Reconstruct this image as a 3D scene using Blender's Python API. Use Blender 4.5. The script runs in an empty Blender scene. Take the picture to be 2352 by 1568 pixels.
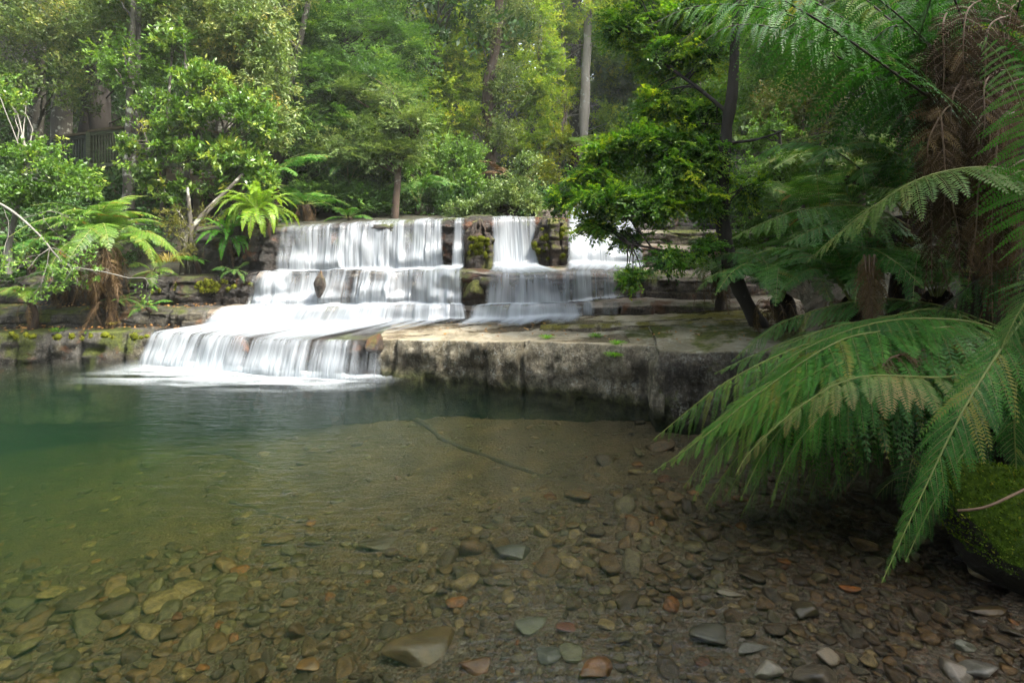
import bpy, math, os
import numpy as np
from mathutils import Vector, Matrix, Euler
R = math.radians
sc = bpy.context.scene
COL = sc.collection
# ---------------------------------------------------------------- camera
EYE = 2.0
cam_d = bpy.data.cameras.new("camera"); cam = bpy.data.objects.new("camera", cam_d); COL.objects.link(cam)
cam.location = (0, 0, EYE); cam.rotation_euler = (R(90), 0, 0)
cam_d.lens = 20.0; cam_d.sensor_width = 36.0; cam_d.shift_y = -(784-480)/2352.0
cam_d.clip_start = 0.05; cam_d.clip_end = 400
sc.camera = cam
# ---------------------------------------------------------------- sky and sun
SUN_EL, SUN_AZ = 56, 112        # azimuth from +Y (away from camera) towards +X
w = bpy.data.worlds.new("World"); sc.world = w; w.use_nodes = True
nt = w.node_tree; bg = nt.nodes['Background']
sky = nt.nodes.new('ShaderNodeTexSky'); sky.sky_type = 'NISHITA'; sky.sun_disc = False
sky.sun_elevation = R(SUN_EL); sky.sun_rotation = R(SUN_AZ); sky.dust_density = 3.0; sky.air_density = 1.0
hs = nt.nodes.new('ShaderNodeHueSaturation'); hs.inputs['Saturation'].default_value = .45   # thin white cloud over the blue
nt.links.new(sky.outputs[0], hs.inputs['Color']); nt.links.new(hs.outputs[0], bg.inputs[0]); bg.inputs[1].default_value = 0.15
sd = bpy.data.lights.new("sun", 'SUN'); sun = bpy.data.objects.new("sun", sd); COL.objects.link(sun)
sd.energy = 3.1; sd.angle = R(18); sd.color = (1.0, 0.93, 0.82)
dv = Vector((math.sin(R(SUN_AZ))*math.cos(R(SUN_EL)), math.cos(R(SUN_AZ))*math.cos(R(SUN_EL)), math.sin(R(SUN_EL))))
sun.rotation_euler = dv.to_track_quat('Z', 'Y').to_euler()
sc.view_settings.view_transform = 'Standard'; sc.view_settings.look = 'None'
sc.view_settings.exposure = 2.65; sc.view_settings.gamma = 1.0; sc.view_settings.use_curve_mapping = False
sc.render.engine = 'CYCLES'
cy = sc.cycles
cy.max_bounces = 7; cy.diffuse_bounces = 4; cy.glossy_bounces = 3; cy.transmission_bounces = 4
cy.transparent_max_bounces = 12; cy.volume_bounces = 0
cy.caustics_reflective = False; cy.caustics_refractive = False
cy.use_denoising = True; cy.sample_clamp_indirect = 6.0
cy.use_adaptive_sampling = True; cy.adaptive_threshold = 0.02

# ---------------------------------------------------------------- helpers
F = 1307.0
def P(px, py, Y):                       # a spot of the photograph at depth Y (metres in front of the tripod)
    return np.array([(px-1176)*Y/F, Y, EYE-(py-480)*Y/F])
def PX(px, Y): return (px-1176)*Y/F
def hsh(a, b=0, c=0):
    x = np.sin(np.asarray(a)*127.1+np.asarray(b)*311.7+np.asarray(c)*74.7)*43758.5453
    return x-np.floor(x)
def vn(p, seed=0):
    p = np.asarray(p, float); i = np.floor(p); f = p-i; f = f*f*(3-2*f)
    r = 0
    for dx in (0, 1):
        for dy in (0, 1):
            for dz in (0, 1):
                h = hsh(i[..., 0]+dx+seed*17.3, i[..., 1]+dy, i[..., 2]+dz)
                wgt = (f[..., 0] if dx else 1-f[..., 0])*(f[..., 1] if dy else 1-f[..., 1])*(f[..., 2] if dz else 1-f[..., 2])
                r = r+h*wgt
    return r*2-1
def fbm(p, o=4, seed=0):
    p = np.asarray(p, float); r = 0; a = 1; t = 0
    for k in range(o):
        r = r+vn(p*(2.03**k), seed+k)*a; t += a; a *= .5
    return r/t
def v3(x, y, z): return np.stack(np.broadcast_arrays(np.asarray(x, float), np.asarray(y, float), np.asarray(z, float)), -1)
def nrm(v): return v/np.maximum(np.linalg.norm(v, axis=-1, keepdims=True), 1e-9)
def ss(a, b, x): t = np.clip((x-a)/(b-a), 0, 1); return t*t*(3-2*t)

class Geo:
    def __init__(s): s.V = []; s.Fc = []; s.n = 0
    def add(s, verts, faces, mat=0, rnd=0.5, smooth=False, uv=None):
        verts = np.asarray(verts, float).reshape(-1, 3); faces = np.asarray(faces, int)
        r = np.broadcast_to(np.asarray(rnd, float), (len(faces),)).copy()
        s.V.append(verts); s.Fc.append((faces+s.n, mat, r, smooth)); s.n += len(verts)
    def tube(s, pts, rad, sides=6, mat=0, rnd=.5, noise=0, cap=True, flat=None):
        pts = np.asarray(pts, float); n = len(pts); rad = np.broadcast_to(np.asarray(rad, float), (n,))
        T = nrm(np.gradient(pts, axis=0)); ref = np.array([0, 0, 1.]) if abs(T[:, 2].mean()) < .8 else np.array([1., 0, 0])
        A = nrm(np.cross(T, ref)); B = np.cross(T, A)
        a = np.linspace(0, 2*np.pi, sides, endpoint=False)
        ring = pts[:, None]+(A[:, None]*np.cos(a)[None, :, None]+B[:, None]*np.sin(a)[None, :, None])*rad[:, None, None]
        if noise:
            d = ring-pts[:, None]; ring = pts[:, None]+d*(1+noise*fbm(ring*3.5/max(rad.max(), .02)*.15, 3))[..., None]
        i, j = np.meshgrid(np.arange(n-1), np.arange(sides), indexing='ij'); j2 = (j+1) % sides
        q = np.stack([i*sides+j, i*sides+j2, (i+1)*sides+j2, (i+1)*sides+j], -1).reshape(-1, 4)
        s.add(ring.reshape(-1, 3), q, mat, rnd, True)
    def box(s, c, h, rz=0, mat=0, rnd=.5, rot=None):
        x = np.array([[-1, -1, -1], [1, -1, -1], [1, 1, -1], [-1, 1, -1], [-1, -1, 1], [1, -1, 1], [1, 1, 1], [-1, 1, 1]], float)*np.array(h)
        m = np.array(rot) if rot is not None else np.array(Matrix.Rotation(rz, 3, 'Z'))
        s.add(x@m.T+np.array(c), [[0, 3, 2, 1], [4, 5, 6, 7], [0, 1, 5, 4], [1, 2, 6, 5], [2, 3, 7, 6], [3, 0, 4, 7]], mat, rnd)
    def beam(s, a, b, wd, hh, mat=0):
        a = np.array(a, float); b = np.array(b, float); d = b-a; L = np.linalg.norm(d); d /= L
        up = np.array([0, 0, 1.]) if abs(d[2]) < .95 else np.array([0, 1., 0])
        sx = nrm(np.cross(d, up)); u = np.cross(sx, d)
        s.box((a+b)/2, (L/2, wd/2, hh/2), rot=np.stack([d, sx, u], 1), mat=mat, rnd=np.random.rand())
    def mesh(s, name, mats, origin=(0, 0, 0)):
        me = bpy.data.meshes.new(name)
        V = np.concatenate(s.V)-np.array(origin, float)
        me.vertices.add(len(V)); me.vertices.foreach_set('co', V.astype('f').ravel())
        loops = np.concatenate([f.ravel() for f, *_ in s.Fc]); cnt = np.concatenate([np.full(len(f), f.shape[1]) for f, *_ in s.Fc])
        st = np.concatenate([[0], np.cumsum(cnt)[:-1]])
        me.loops.add(len(loops)); me.loops.foreach_set('vertex_index', loops.astype('i'))
        me.polygons.add(len(cnt)); me.polygons.foreach_set('loop_start', st.astype('i'))
        me.polygons.foreach_set('material_index', np.concatenate([np.full(len(f), m) for f, m, _, _ in s.Fc]).astype('i'))
        me.polygons.foreach_set('use_smooth', np.concatenate([np.full(len(f), sm) for f, _, _, sm in s.Fc]).astype(bool))
        at = me.attributes.new('rnd', 'FLOAT', 'FACE'); at.data.foreach_set('value', np.concatenate([r for _, _, r, _ in s.Fc]).astype('f'))
        me.update(calc_edges=True)
        for m in mats: me.materials.append(m)
        return me
    def build(s, name, mats, parent=None, origin=None):
        if not isinstance(mats, (list, tuple)): mats = [mats]
        o0 = origin if origin is not None else (tuple(parent.location) if parent is not None else (0, 0, 0))
        o = bpy.data.objects.new(name, s.mesh(name, mats, o0)); COL.objects.link(o)
        if parent is not None: o.parent = parent
        else: o.location = o0
        return o
def tag(o, label=None, cat=None, group=None, kind=None):
    if label: o['label'] = label
    if cat: o['category'] = cat
    if group: o['group'] = group
    if kind: o['kind'] = kind
    return o
def empty(name, loc, label=None, cat=None, group=None):
    o = bpy.data.objects.new(name, None); COL.objects.link(o); o.location = tuple(float(c) for c in loc); o.empty_display_size = .1
    return tag(o, label, cat, group)
def grid_faces(n, m):
    i, j = np.meshgrid(np.arange(n-1), np.arange(m-1), indexing='ij')
    return np.stack([i*m+j, (i+1)*m+j, (i+1)*m+j+1, i*m+j+1], -1).reshape(-1, 4)

# ---------------------------------------------------------------- materials
class MT:
    def __init__(s, name):
        s.m = bpy.data.materials.new(name); s.m.use_nodes = True; s.t = s.m.node_tree; s.t.nodes.clear()
        s.out = s.t.nodes.new('ShaderNodeOutputMaterial')
    def n(s, typ, ins=None, **kw):
        nd = s.t.nodes.new('ShaderNode'+typ)
        for k, v in kw.items(): setattr(nd, k, v)
        for k, v in (ins or {}).items():
            if isinstance(v, bpy.types.NodeSocket): s.t.links.new(v, nd.inputs[k])
            else: nd.inputs[k].default_value = v
        return nd
    def ramp(s, fac, stops, interp='LINEAR'):
        nd = s.t.nodes.new('ShaderNodeValToRGB'); nd.color_ramp.interpolation = interp
        e = nd.color_ramp.elements
        while len(e) < len(stops): e.new(.5)
        for k, (p, c) in enumerate(stops):
            e[k].position = p; e[k].color = (c, c, c, 1) if isinstance(c, (int, float)) else (*c, 1)
        s.t.links.new(fac, nd.inputs[0]); return nd.outputs[0]
    def mixc(s, fac, a, b, bt='MIX'):
        nd = s.t.nodes.new('ShaderNodeMix'); nd.data_type = 'RGBA'; nd.blend_type = bt
        for i, v in ((0, fac), (6, a), (7, b)):
            if isinstance(v, bpy.types.NodeSocket): s.t.links.new(v, nd.inputs[i])
            else: nd.inputs[i].default_value = v if isinstance(v, float) else (*v, 1)
        return nd.outputs[2]
    def math(s, op, a, b=0.0, clamp=False):
        nd = s.t.nodes.new('ShaderNodeMath'); nd.operation = op; nd.use_clamp = clamp
        for i, v in ((0, a), (1, b)):
            if isinstance(v, bpy.types.NodeSocket): s.t.links.new(v, nd.inputs[i])
            else: nd.inputs[i].default_value = v
        return nd.outputs[0]
    def noise(s, vec, scale, detail=4, rough=.55, dist=0.0):
        nd = s.n('TexNoise', {'Scale': scale, 'Detail': detail, 'Roughness': rough, 'Distortion': dist})
        if vec is not None: s.t.links.new(vec, nd.inputs['Vector'])
        return nd.outputs['Fac']
    def pos(s, sc3=(1, 1, 1)):
        g = s.n('NewGeometry').outputs['Position']
        return s.n('VectorMath', {0: g, 1: sc3}, operation='MULTIPLY').outputs[0]
    def attr(s, name): return s.n('Attribute', attribute_name=name).outputs['Fac']
    def surf(s, sh): s.t.links.new(sh, s.out.inputs['Surface']); return s.m

_lc = {}
def leaf_mat(name, cols, rough=.5, tr=.35, trc=None, spec=.35):
    if name in _lc: return _lc[name]
    M = MT(name); f = M.attr('rnd')
    oi = M.n('ObjectInfo').outputs['Random']
    big = M.noise(M.pos(), .9, 2)
    f2 = M.math('ADD', f, M.math('MULTIPLY', M.math('SUBTRACT', big, .5), .7), True)
    stops = [(k/(len(cols)-1), c) for k, c in enumerate(cols)]
    c = M.mixc(1.0, M.ramp(f2, stops), (1.12, 1.06, .70), 'MULTIPLY')
    b = M.n('BsdfPrincipled', {'Base Color': c, 'Roughness': rough, 'Specular IOR Level': spec})
    tc = M.mixc(1.0, c, trc or (1.5, 1.5, .7), 'MULTIPLY')
    t = M.n('BsdfTranslucent', {'Color': tc})
    mx = M.n('MixShader', {0: tr, 1: b.outputs[0], 2: t.outputs[0]})
    _lc[name] = M.surf(mx.outputs[0]); return _lc[name]

def bark_mat(name, c1, c2, lichen=None, lich=.0, scale=6.0, stretch=.3, rough=.85):
    M = MT(name); p = M.pos((1, 1, stretch))
    n1 = M.noise(p, scale, 6, .65); c = M.ramp(n1, [(.3, c1), (.7, c2)])
    if lichen:
        n2 = M.noise(M.pos(), scale*1.3, 5, .6); c = M.mixc(M.ramp(n2, [(.62-lich, 0.0), (.70-lich, 1.0)]), c, lichen)
    bp = M.n('Bump', {'Strength': .6, 'Distance': .02, 'Height': M.noise(p, scale*3, 5, .7)})
    b = M.n('BsdfPrincipled', {'Base Color': c, 'Roughness': rough, 'Normal': bp.outputs[0]})
    return M.surf(b.outputs[0])

def rock_mat(name, c1, c2, c3, moss=.5, mosscol=((.035, .05, .008), (.12, .13, .015)), lichen=.0, wet=.0, orange=.0, topc=None, puddle=0, base=0):
    M = MT(name); p = M.pos(); g = M.n('NewGeometry')
    nz = M.n('SeparateXYZ', {0: g.outputs['Normal']}).outputs[2]
    n1 = M.noise(p, 2.2, 8, .62); n2 = M.noise(p, 14, 6, .7); n3 = M.noise(p, .9, 3)
    c = M.ramp(n1, [(.32, c1), (.5, c2), (.68, c3)])
    c = M.mixc(M.ramp(n2, [(.36, .85), (.58, 0.0)]), c, tuple(x*.35 for x in c1)); c = M.mixc(M.ramp(M.noise(p, 38, 4, .75), [(.52, 0.0), (.66, .55)]), c, tuple(min(1, x*1.35) for x in c3))
    vs = M.n('TexVoronoi', {'Vector': M.n('VectorMath', {0: p, 1: (3.2, 3.2, 2.2)}, operation='MULTIPLY').outputs[0], 'Scale': 1.0}, feature='DISTANCE_TO_EDGE').outputs['Distance']
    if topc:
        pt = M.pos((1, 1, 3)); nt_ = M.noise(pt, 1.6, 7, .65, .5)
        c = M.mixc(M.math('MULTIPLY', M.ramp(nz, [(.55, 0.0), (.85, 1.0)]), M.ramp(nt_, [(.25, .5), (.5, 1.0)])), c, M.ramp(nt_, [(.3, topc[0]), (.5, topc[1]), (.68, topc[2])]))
    if orange:
        c = M.mixc(M.ramp(M.noise(p, 3.1, 5, .6), [(.62-orange, 0.0), (.7-orange, .8)]), c, (.13, .05, .018))
    if lichen:
        n4 = M.noise(p, 17, 7, .8, .4); c = M.mixc(M.math('MULTIPLY', M.ramp(n4, [(.64-lichen*.08, 0.0), (.67-lichen*.08, .75)]), M.ramp(M.noise(p, 1.9, 3), [(.4, .15), (.6, 1.0)])), c, (.36, .37, .32))
        c = M.mixc(M.math('MULTIPLY', M.ramp(M.noise(p, 5, 6, .75), [(.50, 0.0), (.62, 1.0)]), .45), c, (.13, .11, .06))
    if moss:
        mm = M.math('ADD', M.math('MULTIPLY', nz, .10), M.noise(M.n('VectorMath', {0: p, 1: (7.3, 1.2, 4.4)}, operation='ADD').outputs[0], 1.7, 7, .62))
        k = M.ramp(mm, [(.66-.18*moss, 0.0), (.73-.18*moss, 1.0)])
        mc = M.ramp(M.noise(p, 26, 4, .7), [(.35, mosscol[0]), (.65, mosscol[1])])
        c = M.mixc(k, c, mc)
    if base:   # rain streaks down the face and dark algae and moss along the waterline
        stn = M.noise(M.pos((1, 1, .18)), 5.5, 5, .65); c = M.mixc(M.math('MULTIPLY', M.ramp(stn, [(.48, 0.0), (.62, .8)]), M.ramp(nz, [(.3, 1.0), (.7, 0.0)])), c, tuple(x*.4 for x in c1))
        zz = M.math('ADD', M.n('SeparateXYZ', {0: p}).outputs[2], M.math('MULTIPLY', M.math('SUBTRACT', M.noise(p, 3.5, 5, .65), .5), .35))
        c = M.mixc(M.ramp(zz, [(.02, 1.0), (.13, 0.0)]), c, M.ramp(n2, [(.4, (.012, .014, .005)), (.65, (.05, .055, .012))]))
    hgt = M.math('ADD', M.math('MULTIPLY', n1, .5), M.math('MULTIPLY', M.noise(p, 22, 6, .8), .5))
    bp = M.n('Bump', {'Strength': 1.0, 'Distance': .09, 'Height': hgt})
    rg = M.ramp(n3, [(.35, max(.12, .75-wet*.75)), (.65, max(.25, .95-wet*.6))])
    if puddle:
        k = M.math('MULTIPLY', M.ramp(nz, [(.9, 0.0), (.97, 1.0)]), M.ramp(M.noise(M.pos((.6, 2.2, 1)), 1.5, 5, .6), [(.47, 0.0), (.53, 1.0)]))
        rg = M.mixc(k, rg, (.08, .08, .08)); c = M.mixc(k, c, M.mixc(1.0, c, (.45, .40, .33), 'MULTIPLY')); bp.inputs['Strength'].default_value = .8
    b = M.n('BsdfPrincipled', {'Base Color': c, 'Roughness': rg, 'Specular IOR Level': .3+wet*.3, 'Normal': bp.outputs[0]})
    return M.surf(b.outputs[0])

def simple_mat(name, c1, c2, scale=8, rough=.8, bump=.3, stretch=(1, 1, 1)):
    M = MT(name); p = M.pos(stretch); n = M.noise(p, scale, 6, .65)
    bp = M.n('Bump', {'Strength': bump, 'Distance': .02, 'Height': n})
    b = M.n('BsdfPrincipled', {'Base Color': M.ramp(n, [(.3, c1), (.7, c2)]), 'Roughness': rough, 'Normal': bp.outputs[0]})
    return M.surf(b.outputs[0])
# ================================================================= terraces
# each tier's front edge: px, depth, base z, top z
TA = [(-400, 7.3, -.8, .37), (0, 7.4, -.8, .37), (130, 7.47, -.8, .37), (345, 7.6, -.8, .36), (500, 7.36, -.8, .36), (650, 7.06, -.8, .37), (830, 6.9, -.8, .40), (900, 6.82, -.8, .42),
      (1000, 6.7, -.8, .45), (1200, 6.33, -.8, .52), (1400, 5.93, -.8, .58), (1492, 5.73, -.8, .61), (1505, 5.46, -.8, .64), (1600, 5.3, -.8, .66), (1720, 5.15, -.8, .70), (1950, 5.0, -.8, .72)]
TB = [(-400, 7.7, .3, .6), (90, 7.8, .3, .6), (420, 7.9, .3, .6), (500, 7.98, .3, .6), (700, 7.94, .3, .6), (1060, 7.7, .35, .686), (1280, 7.4, .4, .75), (1500, 7.13, .5, .83), (1720, 7.0, .5, .85), (1850, 7, .5, .86)]
TC = [(-400, 8.5, .5, 1.0), (380, 8.3, .5, .98), (580, 8.35, .5, 1.05), (820, 8.3, .5, 1.087), (1060, 7.95, .6, 1.12), (1140, 7.8, .6, 1.13), (1300, 7.65, .65, 1.13), (1460, 7.5, .7, 1.12), (1560, 7.45, .7, 1.1), (1800, 7.6, .7, 1.1)]
TD = [(450, 8.75, .9, 1.72), (560, 8.68, .9, 1.73), (640, 8.62, .9, 1.735), (850, 8.62, 1., 1.81), (1060, 8.65, 1., 1.86), (1130, 8.72, 1., 1.865), (1228, 8.9, 1., 1.865), (1300, 9.15, 1.05, 1.87), (1450, 9.3, 1.05, 1.86), (1650, 9.6, 1.05, 1.86), (1850, 9.9, 1., 1.9)]
def line(T):
    a = np.array(T, float); x = PX(a[:, 0], a[:, 1]); return x, a[:, 1], a[:, 2], a[:, 3]
LA, LB, LC, LD = line(TA), line(TB), line(TC), line(TD)
def rough(L, ay, az, sd, x0=-9, x1=5):
    x = np.arange(max(x0, L[0][0]), min(x1, L[0][-1]), .04); y, b, t = (np.interp(x, L[0], L[i]) for i in (1, 2, 3))
    st_ = np.floor(2.2*x+1.5*vn(v3(x*1.3, sd, 0))); 
    return x, y+ay*(vn(v3(x*1.5, sd, 1))+.5*vn(v3(x*4.5, sd, 2))+.5*(hsh(st_, sd)-.5)), b, t+az*(vn(v3(x*1.2, sd, 3))+.5*(hsh(st_, sd+2)-.5)+.4*vn(v3(x*5, sd, 4)))
LB = rough(LB, .07, .022, 31); LC = rough(LC, .11, .035, 32); LD = rough(LD, .07, .016, 33)
def fy(L, x): return np.interp(x, L[0], L[1])
def ft(L, x): return np.interp(x, L[0], L[3])

def tier(name, L, back, mat, label, x0=None, x1=None, step=.025, seed=0, amp=1.0, layered=1.0, cat='rock ledge', over=0.0, xback=0.0, blockw=.55):
    xs, ys, zb, zt = L
    x0 = xs[0] if x0 is None else x0; x1 = xs[-1] if x1 is None else x1
    xx = np.linspace(x0, x1, 4000); yy = np.interp(xx, xs, ys)
    s = np.concatenate([[0], np.cumsum(np.hypot(np.diff(xx), np.diff(yy)))])
    n = int(s[-1]/step); S = np.linspace(0, s[-1], n); X = np.interp(S, s, xx); Y = np.interp(S, s, yy)
    k = 9; ker = np.ones(k)/k; Ys = np.convolve(np.pad(Y, k//2, 'edge'), ker, 'valid')
    B = np.interp(X, xs, zb); T = np.interp(X, xs, zt)
    tx = np.gradient(X); ty = np.gradient(Ys); l = np.hypot(tx, ty); nx, ny = ty/l, -tx/l      # outward (towards camera)
    if layered > 0:   # broken rim: slabs missing along the edge
        rim = -.05*layered*(hsh(np.floor(S/.37+.6*vn(v3(S*1.1, 0, seed)))+seed) > .55)*1.0
    else: rim = 0*S
    nr = 30; rows = []
    for i in range(nr+1):
        t = i/nr; z = B+(T-B)*t
        zz = z+.05*vn(v3(S*1.1, 0, seed+3))+.075*vn(v3(z*8+seed, S*.35, 3))+.02*vn(v3(S*5, z*3, seed))
        lay = np.floor(zz/.13); bid = np.floor(S/blockw+.45*vn(v3(S*.9, lay*.7, seed)))
        fr = S/blockw+.45*vn(v3(S*.9, lay*.0, seed))+.09*vn(v3(z*5, S*.3, seed+1))+.03*vn(v3(z*22, S*.3, seed+1)); fr = fr-np.floor(fr); crack = np.exp(-(np.minimum(fr, 1-fr)*blockw/.022)**2)
        d = amp*(.07*hsh(bid, seed)+.035*hsh(bid, lay, seed)*layered+.02*hsh(lay, seed)*layered)
        lf = zz/.13-lay; d = d-.03*layered*amp*np.clip(.5+1.3*vn(v3(S*1.7, lay*3.1, seed)), 0, 1)*np.exp(-(np.minimum(lf, 1-lf)*.13/.012)**2)
        d = d-.07*crack*amp*(.15+.85*(hsh(np.round(S/blockw+.45*vn(v3(S*.9, 0, seed))), seed) > .45))
        q = v3(X, Y, z)
        d = d+amp*(.09*fbm(q*1.7, 4, seed)+.045*fbm(q*6, 4, seed+5))-.03+over*t
        rt = ss(.8, 1, t); d = d-.05*rt**3+rim*ss(.55, .8, t)
        rows.append(v3(X+nx*d, Ys+ny*d, z-.012*rt))
    dl = rows[-1]
    m = int(back/.045); us = (np.arange(1, m+1)/m)**1.25*back
    for u in us:
        x = dl[:, 0]-nx*u*.25+xback*u; y = dl[:, 1]+u
        q = v3(x, y, 0*x)
        st = np.floor((fbm(q*v3(.55, 1.5, 1), 3, seed+9)*.5+.5)*7)/7; wi = ss(.0, .25, u)
        z = T+wi*(.09*(st-.5)*layered+.03*fbm(q*1.3, 3, seed+2)+.008*fbm(q*11, 3, seed))+.004
        rows.append(v3(x, y, z))
    V = np.stack(rows, 1)
    g = Geo(); g.add(V.reshape(-1, 3), grid_faces(n, V.shape[1])[:, ::1], 0, .5, True)
    return tag(g.build(name, mat), label, cat)

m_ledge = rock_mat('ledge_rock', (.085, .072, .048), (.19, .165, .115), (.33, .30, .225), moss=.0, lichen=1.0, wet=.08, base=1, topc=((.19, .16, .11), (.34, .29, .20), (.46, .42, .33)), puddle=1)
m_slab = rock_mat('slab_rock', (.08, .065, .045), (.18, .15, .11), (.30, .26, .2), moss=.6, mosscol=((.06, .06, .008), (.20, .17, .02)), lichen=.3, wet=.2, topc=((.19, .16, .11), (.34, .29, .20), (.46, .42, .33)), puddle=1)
m_wet = rock_mat('wet_rock', (.008, .007, .006), (.022, .017, .013), (.05, .036, .026), moss=.38, mosscol=((.02, .03, .006), (.07, .08, .012)), wet=.75, orange=.05)
m_bank = rock_mat('bank_rock', (.02, .018, .014), (.05, .045, .036), (.13, .125, .11), mosscol=((.025, .035, .006), (.085, .10, .012)), moss=.62, lichen=.5, wet=.25, orange=.03)
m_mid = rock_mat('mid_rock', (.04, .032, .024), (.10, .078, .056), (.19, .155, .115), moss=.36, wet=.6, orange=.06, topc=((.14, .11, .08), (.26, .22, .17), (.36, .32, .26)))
xa = PX(345, 7.6); xb = PX(860, 6.87); xc=PX(1500,5.5)
tier('rock_ledge', LA, .55, m_bank, 'mossy grey rock ledge at the waterline along the left bank', x1=xa+.02, seed=1, layered=.8)
tier('rock_ledge', LA, 1.25, m_wet, 'low wet rock ledge under the white water pouring into the pool', x0=xa, x1=xb+.02, seed=2, amp=.8)
tier('rock_ledge', LA, 2.1, m_ledge, 'long flat-topped pale rock ledge beside the pool, lichen on its dry face', x0=xb, x1=xc+.1, seed=3, amp=1.25, layered=.55, blockw=.62)
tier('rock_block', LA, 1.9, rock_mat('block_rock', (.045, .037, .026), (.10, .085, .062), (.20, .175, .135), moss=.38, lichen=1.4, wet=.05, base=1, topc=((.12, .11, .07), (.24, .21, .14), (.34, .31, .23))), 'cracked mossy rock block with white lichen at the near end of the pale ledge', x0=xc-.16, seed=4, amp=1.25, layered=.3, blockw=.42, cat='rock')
tier('rock_slab', line([(1240, 6.95, .4, .56), (1330, 6.7, .45, .63), (1500, 6.5, .5, .69), (1720, 6.3, .55, .76), (1850, 6.2, .55, .77)]), .9, m_slab, 'thin mossy-edged slab lying on the flat pale ledge, before the beech trunk', seed=16, amp=.9, layered=.5, cat='rock slab')
xb2 = PX(480, 7.95)
tier('rock_ledge', LB, .75, m_bank, 'dark mossy second rock step of the left bank, behind the waterline ledge', x1=xb2+.02, seed=5)
tier('rock_ledge', LB, 1.0, m_mid, 'low rock step behind the flat pale ledge, third step of the falls from the top', x0=xb2, seed=6, amp=.7, blockw=.8, layered=.6)
xc2 = PX(585, 8.35)
tier('rock_ledge', LC, .6, m_wet, 'dark dripping rock wall with moss tufts left of the middle cascade', x1=xc2+.02, seed=7)
tier('rock_ledge', LC, 1.9, m_mid, 'brown rock step under the middle cascade, below the tall top drop', x0=xc2, seed=8, amp=.8)
tier('rock_ledge', LD, 1.6, m_wet, 'tall dark rock wall carrying the top drop of the falls', seed=9, amp=1.3, step=.03)
# stepped ledges right of the top drop
def LL(T): return line(T)
tier('rock_ledge', LL([(1452, 8.75, 1.1, 1.43), (1560, 8.65, 1.1, 1.42), (1700, 8.6, 1.1, 1.42), (1900, 8.6, 1.1, 1.42)]), 1.2, m_mid, 'flat wet rock slab right of the falls, behind the beech leaves', seed=11, amp=.8)
tier('rock_ledge', LL([(1470, 9.15, 1.35, 1.65), (1600, 9.05, 1.35, 1.66), (1850, 9.1, 1.35, 1.66)]), 1.2, m_mid, 'upper wet rock slab right of the falls, one step above the flat slab', seed=12, amp=.8)
tier('rock_ledge', LL([(1230, 10.9, 1.6, 2.0), (1400, 10.9, 1.6, 2.12), (1650, 11, 1.6, 2.15)]), 2.5, m_mid, 'rock step upstream of the falls, under the beech branches', seed=13, amp=1.2)

def boulder(name, c, r, mat, label, seed, cuts=14, cat='rock', sub=48, flat=.2):
    th, ph = np.meshgrid(np.linspace(0, np.pi, sub), np.linspace(0, 2*np.pi, sub*2), indexing='ij')
    d = v3(np.sin(th)*np.cos(ph), np.sin(th)*np.sin(ph), np.cos(th)); rs = np.random.RandomState(seed)
    nn = nrm(rs.normal(size=(cuts, 3))); h = .72+.28*rs.rand(cuts)
    q = (d@nn.T)/h; rad = 1/(np.sum(np.maximum(q, 0)**9, -1)**(1/9.)+1e-6)
    rad = np.minimum(rad, 1.35); rad = rad*(1+.07*fbm(d*2.3+seed, 4)+.03*fbm(d*9+seed, 3))
    V = d*rad[..., None]*np.array(r)+np.array(c)
    g = Geo(); g.add(V.reshape(-1, 3), grid_faces(sub, sub*2), 0, .5, True)
    return tag(g.build(name, mat, origin=tuple(c)), label, cat)
m_pier = rock_mat('mossy_pier', (.02, .016, .012), (.05, .036, .026), (.09, .06, .04), moss=.85, mosscol=((.05, .055, .008), (.17, .17, .03)), wet=.45)
tier('rock', line([(1070, 8.56, 1.0, 1.62), (1078, 8.40, 1.0, 1.80), (1100, 8.36, 1.0, 1.86), (1122, 8.40, 1.0, 1.82), (1130, 8.58, 1.0, 1.6)]), .5, m_pier, 'mossy rock pier standing between the two chutes of the top drop', seed=14, amp=1.0, step=.012, layered=1.3, blockw=.2, cat='rock')
tier('rock', line([(1228, 8.9, 1.0, 1.7), (1236, 8.66, 1.0, 1.84), (1268, 8.6, 1.0, 1.86), (1296, 8.7, 1.0, 1.84), (1304, 9.0, 1.0, 1.7)]), .6, m_pier, 'moss tufted rock pier right of the narrow chute, half under the beech leaves', seed=15, amp=1.0, step=.012, layered=1.3, blockw=.2, cat='rock')
m_tuft = leaf_mat('moss_tufts', [(.04, .05, .006), (.10, .12, .014), (.18, .19, .03)], .9, .1, spec=.1)
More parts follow.
